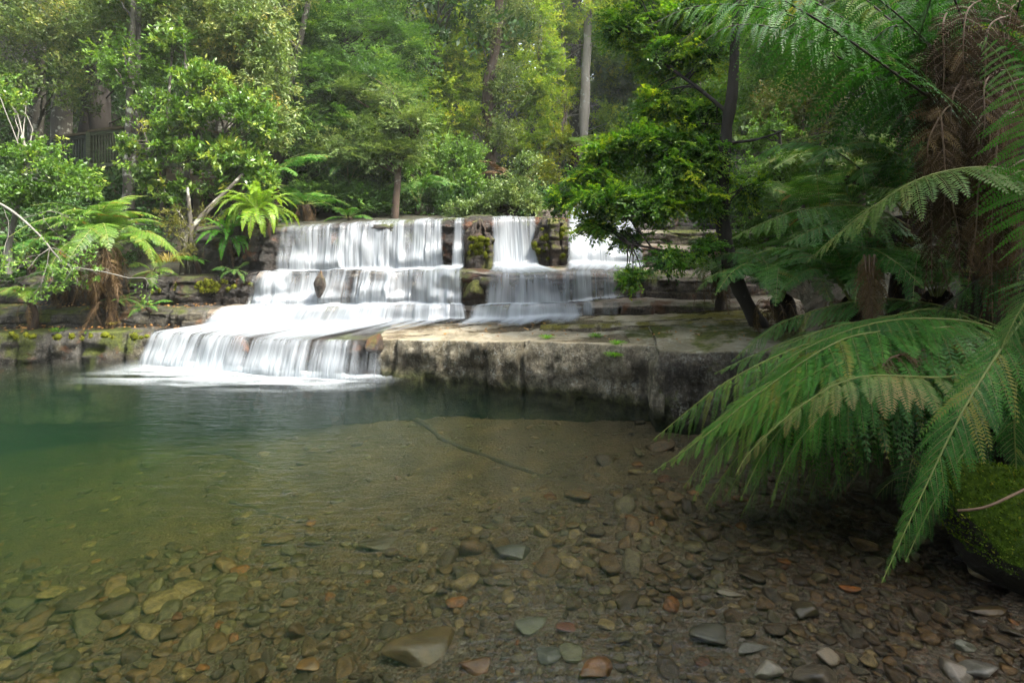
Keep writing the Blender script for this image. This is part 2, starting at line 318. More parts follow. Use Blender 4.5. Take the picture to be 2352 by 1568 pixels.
def moss_tufts(name, spots, mat, label, seed, parent=None):
    # cushions of moss: lumpy little domes covered in short leaf tips
    rs = np.random.RandomState(seed); g = Geo(); Vv = None
    th, ph = np.meshgrid(np.linspace(.01, np.pi-.01, 9), np.linspace(0, 2*np.pi, 14), indexing='ij'); d = v3(np.sin(th)*np.cos(ph), np.sin(th)*np.sin(ph), np.cos(th))
    for (x, y, z, r) in spots:
        rr = np.array([r*(.8+.5*rs.rand()), r*.7, r*(.7+.7*rs.rand())]); W = d*rr*(1+.3*fbm(d*2+rs.rand()*9, 3))[..., None]+np.array([x, y, z]); g.add(W.reshape(-1, 3), grid_faces(9, 14), 0, rs.rand()*.5, True)
        u = nrm(rs.normal(size=(60, 3))); b = u*rr*.95+np.array([x, y, z]); g.add(kites(b, nrm(u+rs.normal(size=(60, 3))*.5), np.full(60, .012)+.01*rs.rand(60), .3, nrm(rs.normal(size=(60, 3)))).reshape(-1, 3), np.arange(240).reshape(-1, 4), 0, np.clip(rs.normal(.55, .25, 60), 0, 1))
    o = g.build(name, mat, parent); 
    return o if parent is not None else tag(o, label, 'moss', kind='stuff')
def kites(b, d, l, wd, nrm_):
    s = nrm(np.cross(d, nrm_)); q = b+d*(l*.45)[:, None]
    return np.stack([b, q+s*(l*wd)[:, None], b+d*l[:, None], q-s*(l*wd)[:, None]], 1)
rs = np.random.RandomState(12)
sp = [tuple(P(1103+rs.normal()*12, 545+45*rs.rand(), 8.33+.02*rs.rand()))+(.02+.025*rs.rand(),) for _ in range(34)]
moss_tufts('moss', sp, m_tuft, 'yellow-green moss cushions hanging on the pier between the two chutes', 1)
sp = [tuple(P(1268+rs.normal()*15, 525+70*rs.rand(), 8.57+.02*rs.rand()))+(.018+.022*rs.rand(),) for _ in range(34)]
moss_tufts('moss', sp, m_tuft, 'small moss cushions dotting the pier right of the narrow chute', 2)
sp = [tuple(P(470+40*rs.normal(), 640+30*rs.rand(), 8.27+.02*rs.rand()))+(.015+.02*rs.rand(),) for _ in range(40)]
moss_tufts('moss', sp, m_tuft, 'dark green moss cushions on the dripping wall left of the falls', 3)
sp = [(PX(px, 7.35), 7.33+.1*rs.rand(), .33+.06*rs.rand(), .02+.03*rs.rand()) for px in (20, 60, 75, 130, 190, 200, 260, 300, 320, 335, 30, 160, 240)]
moss_tufts('moss', sp, m_tuft, 'moss cushions along the top edge of the left waterline ledge', 4)
c = P(1098, 634, 8.1); boulder('rock', c, (.34, .3, .09), rock_mat('rust_rock', (.05, .028, .018), (.13, .06, .035), (.2, .1, .06), moss=.2, wet=.6), 'rusty brown flat rock parting the two middle cascades', 8)
c = P(1098, 668, 7.93); boulder('rock', c, (.24, .25, .17), m_pier, 'dark rock under the rusty flat one, between the cascades', 9)
c = P(1106, 508, 8.95); boulder('rock', c, (.3, .3, .12), m_wet, 'dark wet rock on the lip of the falls above the mossy pier', 10)

m_poke = rock_mat('washed_rock', (.02, .016, .011), (.06, .04, .024), (.12, .075, .045), moss=.45, wet=.7, orange=.08)
for k, (px, py, Y, r, lab) in enumerate([(735, 652, 8.12, (.10, .10, .15), 'small dark mossy rock poking through the middle cascade'), (372, 802, 7.5, (.12, .14, .10), 'rounded brown rock at the left end of the lowest drop'), (556, 800, 7.22, (.13, .12, .10), 'brown washed rock in the middle of the lowest drop'), (690, 588, 8.52, (.10, .09, .06), 'small rock ledge under the thin left strands of the top drop'),
        (1110, 655, 7.78, (.16, .12, .10), 'wet rock at the right edge of the main cascade'), (860, 795, 6.86, (.12, .12, .12), 'black wet rock where the lowest drop thins to trickles')]):
    boulder('rock', P(px, py, Y), r, m_poke, lab, 60+k)
# ================================================================= falling water
def water_mat(name, tint=(.46, .505, .55), lo=.0):
    M = MT(name); uv = M.n('Attribute', attribute_name='flow').outputs['Vector']; den = M.attr('dens')
    sc1 = M.n('VectorMath', {0: uv, 1: (3.6, .35, 1)}, operation='MULTIPLY').outputs[0]
    sc2 = M.n('VectorMath', {0: uv, 1: (15, .6, 1)}, operation='MULTIPLY').outputs[0]
    sc3 = M.n('VectorMath', {0: uv, 1: (44, 1.2, 1)}, operation='MULTIPLY').outputs[0]
    a = M.noise(sc1, 1, 3, .5, .3); b = M.noise(sc2, 1, 3, .55, .2); c = M.noise(sc3, 1, 2, .5)
    s = M.math('ADD', M.math('ADD', M.math('MULTIPLY', a, .54), M.math('MULTIPLY', b, .33)), M.math('MULTIPLY', c, .13))
    s = M.math('MULTIPLY', M.math('SUBTRACT', s, .5), 3.5)
    al = M.math('ADD', M.math('SUBTRACT', M.math('MULTIPLY', den, 1.7), .40), s)
    al = M.ramp(al, [(0.0, 0.0), (.55, .62), (1.0, .97)])
    al = M.math('MULTIPLY', al, M.attr('edge'))
    bp = M.n('Bump', {'Strength': .5, 'Distance': .05, 'Height': s})
    tc = M.mixc(M.math('ADD', M.math('MULTIPLY', den, .75), M.math('MULTIPLY', s, .30), True), tuple(v*.60 for v in tint), tuple(v*1.06 for v in tint))
    d = M.n('BsdfDiffuse', {'Color': tc, 'Normal': bp.outputs[0]}); t = M.n('BsdfTranslucent', {'Color': tc})
    g = M.n('BsdfGlossy', {'Color': (1, 1, 1, 1), 'Roughness': .35, 'Normal': bp.outputs[0]})
    m1 = M.n('MixShader', {0: .35, 1: d.outputs[0], 2: t.outputs[0]}); m2 = M.n('MixShader', {0: .05, 1: m1.outputs[0], 2: g.outputs[0]})
    tr = M.n('BsdfTransparent'); fin = M.n('MixShader', {0: al, 1: tr.outputs[0], 2: m2.outputs[0]})
    return M.surf(fin.outputs[0])
m_water = water_mat('white_water')

def cascade(label, stages, ncol, seed, dens, edge=(.05, .05), name='waterfall', cat='waterfall', off=0.0):
    """stages: (L line or None, pxl->world x left, x right, z or None, kind, throw)"""
    s = np.linspace(0, 1, ncol); rows = []; D = []; 
    keys = []
    for st in stages:
        x = st['x0']+(st['x1']-st['x0'])*(s+.012*vn(v3(s*14, seed, 0)))
        if st.get('L') is not None:
            y = fy(st['L'], x)+st.get('dy', 0); z = ft(st['L'], x)+st.get('dz', .025)
        else: y = fy(st['Ly'], x)+st.get('dy', 0); z = (ft(st['Lz'], x) if st.get('Lz') is not None else 0*x)+st.get('dz', 0)
        keys.append((x, y, z, st))
    arc = 0; P_ = []; vv = []; dd = []
    px = np.linspace(0, 1, ncol)
    for k in range(len(keys)-1):
        x0, y0, z0, s0 = keys[k]; x1, y1, z1, s1 = keys[k+1]
        fall = s1.get('fall'); n = s1.get('n', 14)
        for i in range(n if k < len(keys)-2 else n+1):
            t = i/n
            if fall:
                # water leaves the lip flat and drops in a parabola, tripping over bumps on the way
                th = t**.62
                yy = y0+(y1-y0)*th; zz = z0+(z1-z0)*t
                bmp = s1.get('bump', .05)
                q = v3(x0*2.6+seed, t*1.1+k, 0*x0); b = np.maximum(fbm(q, 3, seed+k), -.3)
                cidx = np.floor(x0*2.2+.5*vn(v3(x0*5, seed, k))); hs_ = .25+.5*hsh(cidx, seed+k)     # ledge the strand trips over
                stp = ss(hs_-.02, hs_+.16, t)*(hsh(cidx, 7+k) > .35); ker_ = np.hanning(9); ker_ /= ker_.sum(); stp = np.convolve(np.pad(stp, 4, 'edge'), ker_, 'valid')
                yy = yy-bmp*(b*1.5+stp*.8)*np.sin(np.pi*min(1, t*1.05))**.5
                xx = x0+(x1-x0)*t
                dn = s1['d0']+(s1['d1']-s1['d0'])*t**.8
            else:
                xx = x0+(x1-x0)*t; yy = y0+(y1-y0)*t; zz = z0+(z1-z0)*t+.02*fbm(v3(xx*2.5, yy*2.5, 0), 3, seed)*np.sin(np.pi*t)
                if k == 0: zz = zz
                dn = s1['d0']+(s1['d1']-s1['d0'])*t
            if off: yy = yy-off; zz = zz+off*.4
            P_.append(v3(xx, yy, zz)); dd.append(dn+dens(s, k, t)+0*s)
    V = np.stack(P_, 1); kr = np.hanning(11)[1:-1]; kr /= kr.sum(); W = V.copy()      # round the corners as falling water does
    for i in range(V.shape[1]):
        lo = min(4, i, V.shape[1]-1-i); kk = kr[4-lo:5+lo]/kr[4-lo:5+lo].sum(); W[:, i] = np.einsum('k,nkc->nc', kk, V[:, i-lo:i+lo+1])
    V[..., 1:] = W[..., 1:]*np.array([1, 1]); V[..., 2] += .012; V[..., 1] -= .015
    seg = np.linalg.norm(np.diff(V, axis=1), axis=-1)
    vlen = np.concatenate([np.zeros((ncol, 1)), np.cumsum(seg, 1)], 1)
    wid = stages[1]['x1']-stages[1]['x0']
    U = np.broadcast_to((s*wid)[:, None], vlen.shape); Dn = np.stack(dd, 1)
    e = np.clip(np.minimum(s/edge[0], (1-s)/edge[1]), 0, 1); E = np.broadcast_to(e[:, None], vlen.shape).copy()
    g = Geo(); g.add(V.reshape(-1, 3), grid_faces(ncol, V.shape[1])[:, ::-1], 0, .5, True)
    o = g.build(name, m_water); tag(o, label, cat)
    me = o.data
    a = me.attributes.new('flow', 'FLOAT_VECTOR', 'POINT'); a.data.foreach_set('vector', np.stack([U+seed*3.1, vlen+seed, 0*U], -1).astype('f').ravel())
    a = me.attributes.new('dens', 'FLOAT', 'POINT'); a.data.foreach_set('value', np.clip(Dn, 0, 1.2).astype('f').ravel())
    a = me.attributes.new('edge', 'FLOAT', 'POINT'); a.data.foreach_set('value', E.astype('f').ravel())
    return o
def X(px, L, T=None):   # world x of photo column px on front line L
    x = PX(px, 8.0)
    for _ in range(6): x = PX(px, fy(L, x))
    return x
# main fall: top drop then middle cascade, low step, shelf and last drop into the pool
def dmain(s, k, t):
    r = 0*s
    if k in (0, 1): r = r-.12*(1-ss(.0, .45, s))*1+.12*vn(v3(s*9, 0, 2))
    if k == 1: r = r-.9*np.exp(-((s-.9)/.022)**2)
    if k == 3: r = r+.1*vn(v3(s*6, 0, 5))
    if k >= 7: r = r-.35*ss(.72, .98, s)
    if k == 6: r = r-.5*ss(.55, .9, s)*1+0*t
    return r
stM = [dict(L=LD, dy=1.3, dz=.02, x0=X(655, LD)+.0, x1=X(1072, LD)),
       dict(L=LD, dy=-.03, dz=.02, x0=X(640, LD), x1=X(1072, LD), n=6, d0=.0, d1=.42),
       dict(Ly=LD, Lz=LC, dy=-.24, dz=.02, x0=X(645, LD), x1=X(1074, LD), fall=1, n=34, d0=.45, d1=.8, bump=.09),
       dict(L=LC, dy=-.04, dz=.03, x0=X(585, LC), x1=X(1068, LC), n=10, d0=.95, d1=.6),
       dict(Ly=LC, Lz=LB, dy=-.2, dz=.03, x0=X(575, LC), x1=X(1070, LC), fall=1, n=30, d0=.5, d1=.8, bump=.13),
       dict(L=LB, dy=-.02, dz=.035, x0=X(500, LB), x1=X(1075, LB), n=8, d0=.95, d1=.7),
       dict(Ly=LB, Lz=LA, dy=-.12, dz=.05, x0=X(470, LB), x1=X(1080, LB), fall=1, n=12, d0=.65, d1=.85, bump=.03),
       dict(L=LA, dy=-.06, dz=.02, x0=X(352, LA), x1=X(905, LA), n=16, d0=1.0, d1=.42),
       dict(Ly=LA, dy=-.26, dz=-.02, x0=X(340, LA), x1=X(905, LA), fall=1, n=20, d0=.42, d1=.78, bump=.04)]
cascade('wide white cascade spilling over all four rock steps into the pool', stM, 420, 1, dmain, edge=(.03, .015))
def d2(s, k, t):
    r = 0*s
    if k >= 3: r = r-.55*ss(.5, 1, s)
    if k >= 5: r = r-.45*ss(.35, .8, s)
    return r
stN = [dict(L=LD, dy=1.0, dz=.02, x0=X(1130, LD), x1=X(1230, LD)),
       dict(L=LD, dy=-.03, dz=.02, x0=X(1130, LD), x1=X(1230, LD), n=6, d0=.0, d1=.25),
       dict(Ly=LD, Lz=LC, dy=-.32, dz=.02, x0=X(1133, LD), x1=X(1236, LD), fall=1, n=34, d0=.45, d1=.9, bump=.14),
       dict(L=LC, dy=-.04, dz=.03, x0=X(1120, LC), x1=X(1300, LC), n=10, d0=.9, d1=.5),
       dict(Ly=LC, Lz=LB, dy=-.16, dz=.03, x0=X(1116, LC), x1=X(1305, LC), fall=1, n=24, d0=.42, d1=.72, bump=.03),
       dict(L=LB, dy=-.02, dz=.035, x0=X(1085, LB), x1=X(1330, LB), n=8, d0=.9, d1=.5),
       dict(Ly=LB, Lz=LA, dy=-.1, dz=.06, x0=X(1078, LB), x1=X(1335, LB), fall=1, n=12, d0=.5, d1=.8, bump=.03),
       dict(Ly=LA, Lz=LA, dy=.35, dz=.05, x0=X(1000, LA), x1=X(1320, LA), n=14, d0=.85, d1=-.15)]
cascade('narrow white chute right of the mossy pier, falling in three drops', stN, 180, 4, lambda s, k, t: 0*s if k < 3 else -.1*s, edge=(.06, .06))
stR = [dict(L=LD, dy=1.1, dz=.03, x0=X(1310, LD), x1=X(1440, LD)),
       dict(L=LD, dy=-.03, dz=.03, x0=X(1302, LD), x1=X(1448, LD), n=6, d0=.4, d1=.6),
       dict(Ly=LD, Lz=LC, dy=-.75, dz=.03, x0=X(1292, LD), x1=X(1455, LD), fall=1, n=34, d0=.5, d1=.9, bump=.12),
       dict(L=LC, dy=-.04, dz=.03, x0=X(1290, LC), x1=X(1462, LC), n=12, d0=.75, d1=.2),
       dict(Ly=LC, Lz=LB, dy=-.1, dz=.03, x0=X(1292, LC), x1=X(1465, LC), fall=1, n=20, d0=.55, d1=.6, bump=.02),
       dict(L=LB, dy=-.02, dz=.03, x0=X(1300, LB), x1=X(1480, LB), n=8, d0=.75, d1=.1),
       dict(Ly=LB, Lz=LA, dy=-.07, dz=.06, x0=X(1300, LB), x1=X(1475, LB), fall=1, n=12, d0=.32, d1=.4, bump=.02)]
cascade('right-hand cascade behind the hanging beech leaves, thinning to trickles', stR, 180, 7, lambda s, k, t: (0*s+.1 if k < 3 else -.22*s), edge=(.06, .06))
stU = [dict(Ly=LD, Lz=LD, dy=2.9, dz=.32, x0=X(1330, LD), x1=X(1480, LD)), dict(Ly=LD, Lz=LD, dy=2.1, dz=.3, x0=X(1330, LD), x1=X(1480, LD), n=8, d0=.6, d1=.7),
       dict(Ly=LD, Lz=LD, dy=1.5, dz=.04, x0=X(1320, LD), x1=X(1480, LD), fall=1, n=16, d0=.6, d1=.9, bump=.05)]
cascade('small upstream cascade glimpsed above the beech leaves', stU, 80, 11, lambda s, k, t: 0*s, edge=(.1, .1))

# foam where the falls meet the pool
M = MT('foam'); uv = M.n('Attribute', attribute_name='flow').outputs['Vector']
n1 = M.noise(M.n('VectorMath', {0: uv, 1: (1.2, 7, 1)}, operation='MULTIPLY').outputs[0], 1, 4, .55, .4)
al = M.math('MULTIPLY', M.math('ADD', M.math('MULTIPLY', M.math('SUBTRACT', n1, .5), 2.4), M.math('MULTIPLY', M.attr('dens'), 1.1), True), M.attr('edge'))
fin = M.n('MixShader', {0: al, 1: M.n('BsdfTransparent').outputs[0], 2: M.n('BsdfDiffuse', {'Color': (.47, .52, .55, 1)}).outputs[0]}); m_foam = M.surf(fin.outputs[0])
n = 160; s = np.linspace(0, 1, n); x = X(300, LA)+(X(930, LA)+.1-X(300, LA))*s; rows = []; de = []; ed = []
for j in range(40):
    t = j/39; y = fy(LA, x)+.0-t*(1.35-.6*s); rows.append(v3(x-.55*t*(1-.6*s), y, .006+.004*vn(v3(x*3, y*3, 1)))); de.append((1-t)**1.3*(1-.6*ss(.75, 1, s))+0*s)
    ed.append(ss(0, .3, s)*ss(1, .8, s)*ss(1, .35, t))
V = np.stack(rows, 1); g = Geo(); g.add(V.reshape(-1, 3), grid_faces(n, 40)[:, ::-1], 0, .5, True); o = g.build('foam', m_foam)
tag(o, 'white foam spreading on the pool at the foot of the falls', 'foam', kind='stuff')
a = o.data.attributes.new('flow', 'FLOAT_VECTOR', 'POINT'); a.data.foreach_set('vector', V.astype('f').ravel())
a = o.data.attributes.new('dens', 'FLOAT', 'POINT'); a.data.foreach_set('value', np.stack(de, 1).astype('f').ravel())
a = o.data.attributes.new('edge', 'FLOAT', 'POINT'); a.data.foreach_set('value', np.stack(ed, 1).astype('f').ravel())

# ================================================================= pool: bed, water, stones
def bedz(x, y):
    x = np.asarray(x, float); y = np.asarray(y, float)
    z = -.005-.115*np.clip(1.75-x, 0, 2.8)-.03*np.clip(y-2.2, 0, None)-.13*np.clip(-.9-x, 0, None)*(.5+.5*ss(2.5, 4.5, y))
    z = np.maximum(z, -1.5)
    z = z+.10*np.clip(x-2.1-.25*np.clip(y-2.2, 0, 1.4), 0, 1.2)
    return z+.025*fbm(v3(x*1.6, y*1.6, 0), 3, 3)
nx, ny = 320, 220
gx, gy = np.meshgrid(np.linspace(-11, 5.5, nx), np.linspace(.2, 8.2, ny), indexing='ij')
V = v3(gx, gy, bedz(gx, gy)+.008*fbm(v3(gx*9, gy*9, 0), 3, 8))
M = MT('stream_gravel'); p = M.pos()
c = M.ramp(M.noise(p, 30, 4, .7), [(.3, (.010, .006, .002)), (.5, (.034, .021, .008)), (.7, (.07, .045, .018))])
vo = M.n('TexVoronoi', {'Vector': p, 'Scale': 42.0}); c = M.mixc(.55, c, M.ramp(M.n('SeparateColor', {0: vo.outputs['Color']}).outputs[0], [(0, (.035, .025, .015)), (.5, (.10, .08, .05)), (.85, (.12, .06, .025)), (1, (.2, .18, .14))]))
bp = M.n('Bump', {'Strength': .8, 'Distance': .02, 'Height': M.math('SUBTRACT', 1.0, vo.outputs['Distance'])})
silt = M.n('MapRange', {0: M.math('ADD', M.n('SeparateXYZ', {0: p}).outputs[1], M.math('MULTIPLY', M.noise(p, 1.1, 5, .6), 2.2)), 1: 3.9, 2: 5.3}).outputs[0]
c = M.mixc(silt, c, M.ramp(M.noise(p, 3.0, 6, .6), [(.3, (.034, .020, .007)), (.5, (.064, .040, .015)), (.7, (.10, .062, .024))]))
m_bed = M.surf(M.n('BsdfPrincipled', {'Base Color': c, 'Roughness': .7, 'Normal': bp.outputs[0]}).outputs[0])
g = Geo(); g.add(V.reshape(-1, 3), grid_faces(nx, ny), 0, .5, True); tag(g.build('stream_bed', m_bed), kind='structure')

# pool water: clear tea-green body with a softly rippled surface
M = MT('pool_water'); p = M.pos()
rp = M.noise(M.pos((1.4, 5.5, 1)), 3.0, 4, .6, .6); rp2 = M.noise(M.pos((1, 2.4, 1)), 16, 3, .6)
bp = M.n('Bump', {'Strength': .22, 'Distance': .05, 'Height': M.math('ADD', rp, M.math('MULTIPLY', rp2, .25))})
fr = M.n('Fresnel', {'IOR': 1.33, 'Normal': bp.outputs[0]})
gl = M.n('BsdfGlossy', {'Color': (1, 1, 1, 1), 'Roughness': .15, 'Normal': bp.outputs[0]})
mx = M.n('MixShader', {0: fr.outputs[0], 1: M.n('BsdfTransparent').outputs[0], 2: gl.outputs[0]})
m_pool = M.surf(mx.outputs[0])
va = M.n('VolumeAbsorption', {'Color': (.55, .64, .36, 1), 'Density': 1.2}); vs = M.n('VolumeScatter', {'Color': (.14, .60, .42, 1), 'Density': .07, 'Anisotropy': .2})
ad = M.n('AddShader', {0: va.outputs[0], 1: vs.outputs[0]}); M.t.links.new(ad.outputs[0], M.out.inputs['Volume'])
x0, x1, y0, y1 = -10.8, 5.3, .3, 8.1
nx, ny = 90, 60; gx, gy = np.meshgrid(np.linspace(x0, x1, nx), np.linspace(y0, y1, ny), indexing='ij')
V = v3(gx, gy, 0*gx).reshape(-1, 3); g = Geo(); g.add(V, grid_faces(nx, ny), 0, .5, True)
g.add([(x0, y0, 0), (x1, y0, 0), (x1, y1, 0), (x0, y1, 0), (x0, y0, -1.9), (x1, y0, -1.9), (x1, y1, -1.9), (x0, y1, -1.9)], [[4, 7, 6, 5], [0, 4, 5, 1], [1, 5, 6, 2], [2, 6, 7, 3], [3, 7, 4, 0]])
tag(g.build('pool_water', m_pool), 'clear tea green water of the pool', kind='structure')

# stones
def stone_mesh(seed, sub, cuts=13, pw=8):
    import bmesh
    bm = bmesh.new(); bmesh.ops.create_icosphere(bm, subdivisions=sub, radius=1); rs = np.random.RandomState(seed)
    d = np.array([v.co[:] for v in bm.verts]); fc = np.array([[v.index for v in f.verts] for f in bm.faces]); bm.free(); d = nrm(d)
    nn = nrm(rs.normal(size=(cuts, 3))); h = .55+.45*rs.rand(cuts)
    q = (d@nn.T)/h; rad = 1/(np.sum(np.maximum(q, 0)**pw, -1)**(1./pw)+1e-6); rad = np.minimum(rad, 1.4)
    V = d*rad[:, None]*(1+.05*fbm(d*3+seed, 3))[:, None]; V = V/np.abs(V).max()
    V[:, 2] = V[:, 2]*(.22+.25*rs.rand()); V[:, 1] *= .62+.3*rs.rand()
    return V, fc
def stone_mat(name, variant=None, wet=True):
    M = MT(name); p = M.n('TexCoord').outputs['Object']
    f = M.n('ObjectInfo').outputs['Random'] if variant is None else M.attr('rnd')
    c = M.ramp(f, [(0, (.05, .038, .024)), (.12, (.13, .10, .06)), (.25, (.09, .10, .075)), (.38, (.17, .125, .075)), (.5, (.07, .055, .035)), (.62, (.15, .16, .12)), (.74, (.11, .075, .04)), (.84, (.24, .22, .16)), (.92, (.06, .065, .06)), (.965, (.26, .12, .03)), (.985, (.14, .055, .03))], 'CONSTANT')
    n = M.noise(M.pos(), 30, 6, .75); c = M.mixc(M.ramp(n, [(.40, .8), (.58, 0.0)]), c, (.03, .022, .012))
    c = M.mixc(M.ramp(M.noise(M.pos(), 60, 4, .7), [(.55, 0.0), (.7, .35)]), c, (.3, .26, .18))
    bp = M.n('Bump', {'Strength': .9, 'Distance': .015, 'Height': n})
    return M.surf(M.n('BsdfPrincipled', {'Base Color': M.mixc(1.0, c, (.82, .62, .32), 'MULTIPLY'), 'Roughness': .32 if wet else .7, 'Normal': bp.outputs[0]}).outputs[0])
m_stone = stone_mat('wet_stone'); m_stones = stone_mat('bed_stones', 1)
rs = np.random.RandomState(5)
hi = [stone_mesh(40+k, 3) for k in range(14)]; lo = [stone_mesh(70+k, 2, 9) for k in range(10)]
cand = []
for _ in range(90000):
    y = 1.55+5.2*rs.rand()**1.5; x = -1.0*y+rs.rand()*(2.05*y); r = .010+.040*rs.rand()**2.4+(.055*rs.rand() if rs.rand() < .06 else 0)
    r *= float(.62+.85*np.clip(vn(np.array([x*.9, y*1.1, 3.]))*.5+.5, 0, 1))*(1.2 if x < -.35*y else 1.0)
    if rs.rand() < ss(3.0, 4.7, y)*.95: continue
    if y > 3.4: r *= 1.3
    if x > 2.5: continue
    cand.append((x, y, r))
    if len(cand) > 30000: break
cand.sort(key=lambda c: -c[2]); cell = {}; st = []
for (x, y, r) in cand:
    ok = True; ci, cj = int(x//.1), int(y//.1)
    for a in (-1, 0, 1):
        for b in (-1, 0, 1):
            for (x2, y2, r2) in cell.get((ci+a, cj+b), ()):
                if (x-x2)**2+(y-y2)**2 < (.54*(r+r2))**2: ok = False; break
            if not ok: break
        if not ok: break
    if ok: cell.setdefault((ci, cj), []).append((x, y, r)); st.append((x, y, r))
NAMED = [  # px, py, radius px along x, colour, label
 (972, 1490, 95, (.12, .085, .04), 'big flat brown slab of rock, largest stone by the lower edge of the pool', .34, .66),
 (872, 1247, 52, (.09, .07, .045), 'long flat brown stone under water in the middle of the pool', .3, .5),
 (1180, 1272, 44, (.05, .05, .035), 'dark wedge-shaped stone on the stream bed', .45, .5),
 (1215, 1430, 42, (.12, .13, .085), 'broad grey-green stone with a rust patch on the stream bed', .35, .8),
 (1365, 1535, 46, (.20, .09, .03), 'rounded wet rust-brown stone near the lower edge', .5, .62),
 (1252, 1498, 38, (.10, .11, .09), 'smooth slate-grey stone beside the rust-brown one', .4, .8),
 (1312, 1500, 30, (.17, .17, .12), 'pale oval stone between the slate-grey and rust-brown stones', .4, 1.2),
 (1843, 1402, 34, (.10, .085, .045), 'rounded mossy-brown cobble alone in the shallows', .8, .9),
 (1722, 1487, 50, (.17, .17, .16), 'flat dry grey stone breaking the surface', .35, .5),
 (1897, 1508, 28, (.30, .25, .19), 'pale tan cube-like stone in the shallows', .9, .9),
 (1765, 1545, 34, (.32, .30, .26), 'pale blocky stone half out of the water at the lower edge', .8, .8),
 (1880, 1555, 62, (.13, .11, .085), 'large rounded brown cobble at the lower edge', .6, .6),
 (2185, 1535, 40, (.17, .15, .12), 'smooth grey-brown oval cobble in the lower right shallows', .6, 1.1),
 (2250, 1540, 48, (.12, .12, .11), 'dark grey oval cobble next to the grey-brown one', .5, .7),
 (1640, 1465, 55, (.075, .07, .05), 'broad dark olive stone under water', .4, .8),
 (1950, 1350, 27, (.42, .15, .02), 'bright orange stone glowing in the dark shallows', .4, .55),
 (2245, 1310, 36, (.12, .10, .04), 'rounded yellow-brown boulder with a dent, at the foot of the mossy boulder', .8, .9),
 (2240, 1283, 52, (.06, .06, .06), 'dark wet slab with a shiny top beside the mossy boulder', .22, .5),
 (2210, 1478, 30, (.14, .15, .12), 'grey-green oval stone with a pale rim in the lower right shallows', .6, .6),
 (2265, 1400, 45, (.10, .07, .03), 'long low yellow-brown stone lying awash', .35, .4),
 (1300, 1440, 26, (.19, .065, .04), 'dull red stone on the stream bed', .4, .7),
 (1095, 1525, 44, (.17, .08, .03), 'orange-brown angular stone right of the big flat slab', .4, .6),
 (715, 1525, 34, (.22, .12, .04), 'orange-brown long stone left of the big flat slab', .4, .6),
 (1670, 1358, 34, (.20, .17, .11), 'pale tan leaf-shaped stone under water', .3, .5)]
mats_named = {}
def flatmat(col):
    col = tuple(a*b for a, b in zip(col, (.72, .66, .55))); M = MT('stone_surface'); n = M.noise(M.pos(), 22, 6, .7)
    c = M.mixc(M.ramp(n, [(.32, .75), (.62, 0.0)]), col, tuple(v*.3 for v in col)); c = M.mixc(M.ramp(M.noise(M.pos(), 9, 3), [(.5, 0.0), (.65, .5)]), c, tuple(min(1, v*1.7) for v in col))
    bp = M.n('Bump', {'Strength': .6, 'Distance': .012, 'Height': n})
    return M.surf(M.n('BsdfPrincipled', {'Base Color': c, 'Roughness': .35, 'Normal': bp.outputs[0]}).outputs[0])
taken = []
for k, (px, py, rp_, col, lab, hz, asp) in enumerate(NAMED):
    Y = 2.4
    for _ in range(12):
        Y = (EYE-float(bedz(PX(px, Y), Y))-.015)*F/(py-480)
    x = PX(px, Y); r = rp_*Y/F; Vv, fc = stone_mesh(200+k, 4, 10, 10)
    Vv = Vv/np.abs(Vv).max(0); sz = np.array([r, r*asp, r*hz*.6]); z = float(bedz(x, Y))+sz[2]*.55
    g = Geo(); g.add(Vv*sz+np.array([x, Y, z]), fc, 0, .5, True); o = g.build('river_stone', flatmat(col), origin=(x, Y, z)); tag(o, lab, 'stone')
    taken.append((x, Y, r, r*asp))
st = [q for q in st if all(((q[0]-a)/(c_+q[2]*.7))**2+((q[1]-b)/(d_+q[2]*.7))**2 > 1 for a, b, c_, d_ in taken)]
def vis(q): px = 1176+q[0]*F/q[1]; py = 480+(EYE-bedz(q[0], q[1]))*F/q[1]; return -20 < px < 2370 and py < 1590
sv = [q for q in st if vis(q)]; sv.sort(key=lambda q: -q[2]/q[1]); big = set(sv[:272])
himesh = []
for k, (Vv, fc) in enumerate(hi):
    g = Geo(); g.add(Vv, fc, 0, .5, True); himesh.append(g.mesh('river_stone', [m_stone]))
for k, (x, y, r) in enumerate(sv[:272]):
    o = bpy.data.objects.new('river_stone', himesh[k % 14]); COL.objects.link(o)
    o.location = (x, y, float(bedz(x, y))+r*.08); o.rotation_euler = (rs.normal()*.12, rs.normal()*.12, rs.rand()*6.28); o.scale = (r, r, r)
    tag(o, 'small flat wet stone lying among many on the stream bed', 'stone', 'stones on the stream bed')
g = Geo(); rest = [q for q in st if q not in big]
for k, (x, y, r) in enumerate(rest):
    Vv, fc = lo[k % 10]; a = rs.rand()*6.28; ca, sa = math.cos(a)*r, math.sin(a)*r
    W = np.stack([Vv[:, 0]*ca-Vv[:, 1]*sa+x, Vv[:, 0]*sa+Vv[:, 1]*ca+y, Vv[:, 2]*r+float(bedz(x, y))+r*.04], 1); g.add(W, fc, 0, rs.rand(), True)
tag(g.build('pebbles', m_stones), 'countless small brown and grey pebbles covering the stream bed', 'pebbles', kind='stuff')
print('stones', len(st), len(rest))
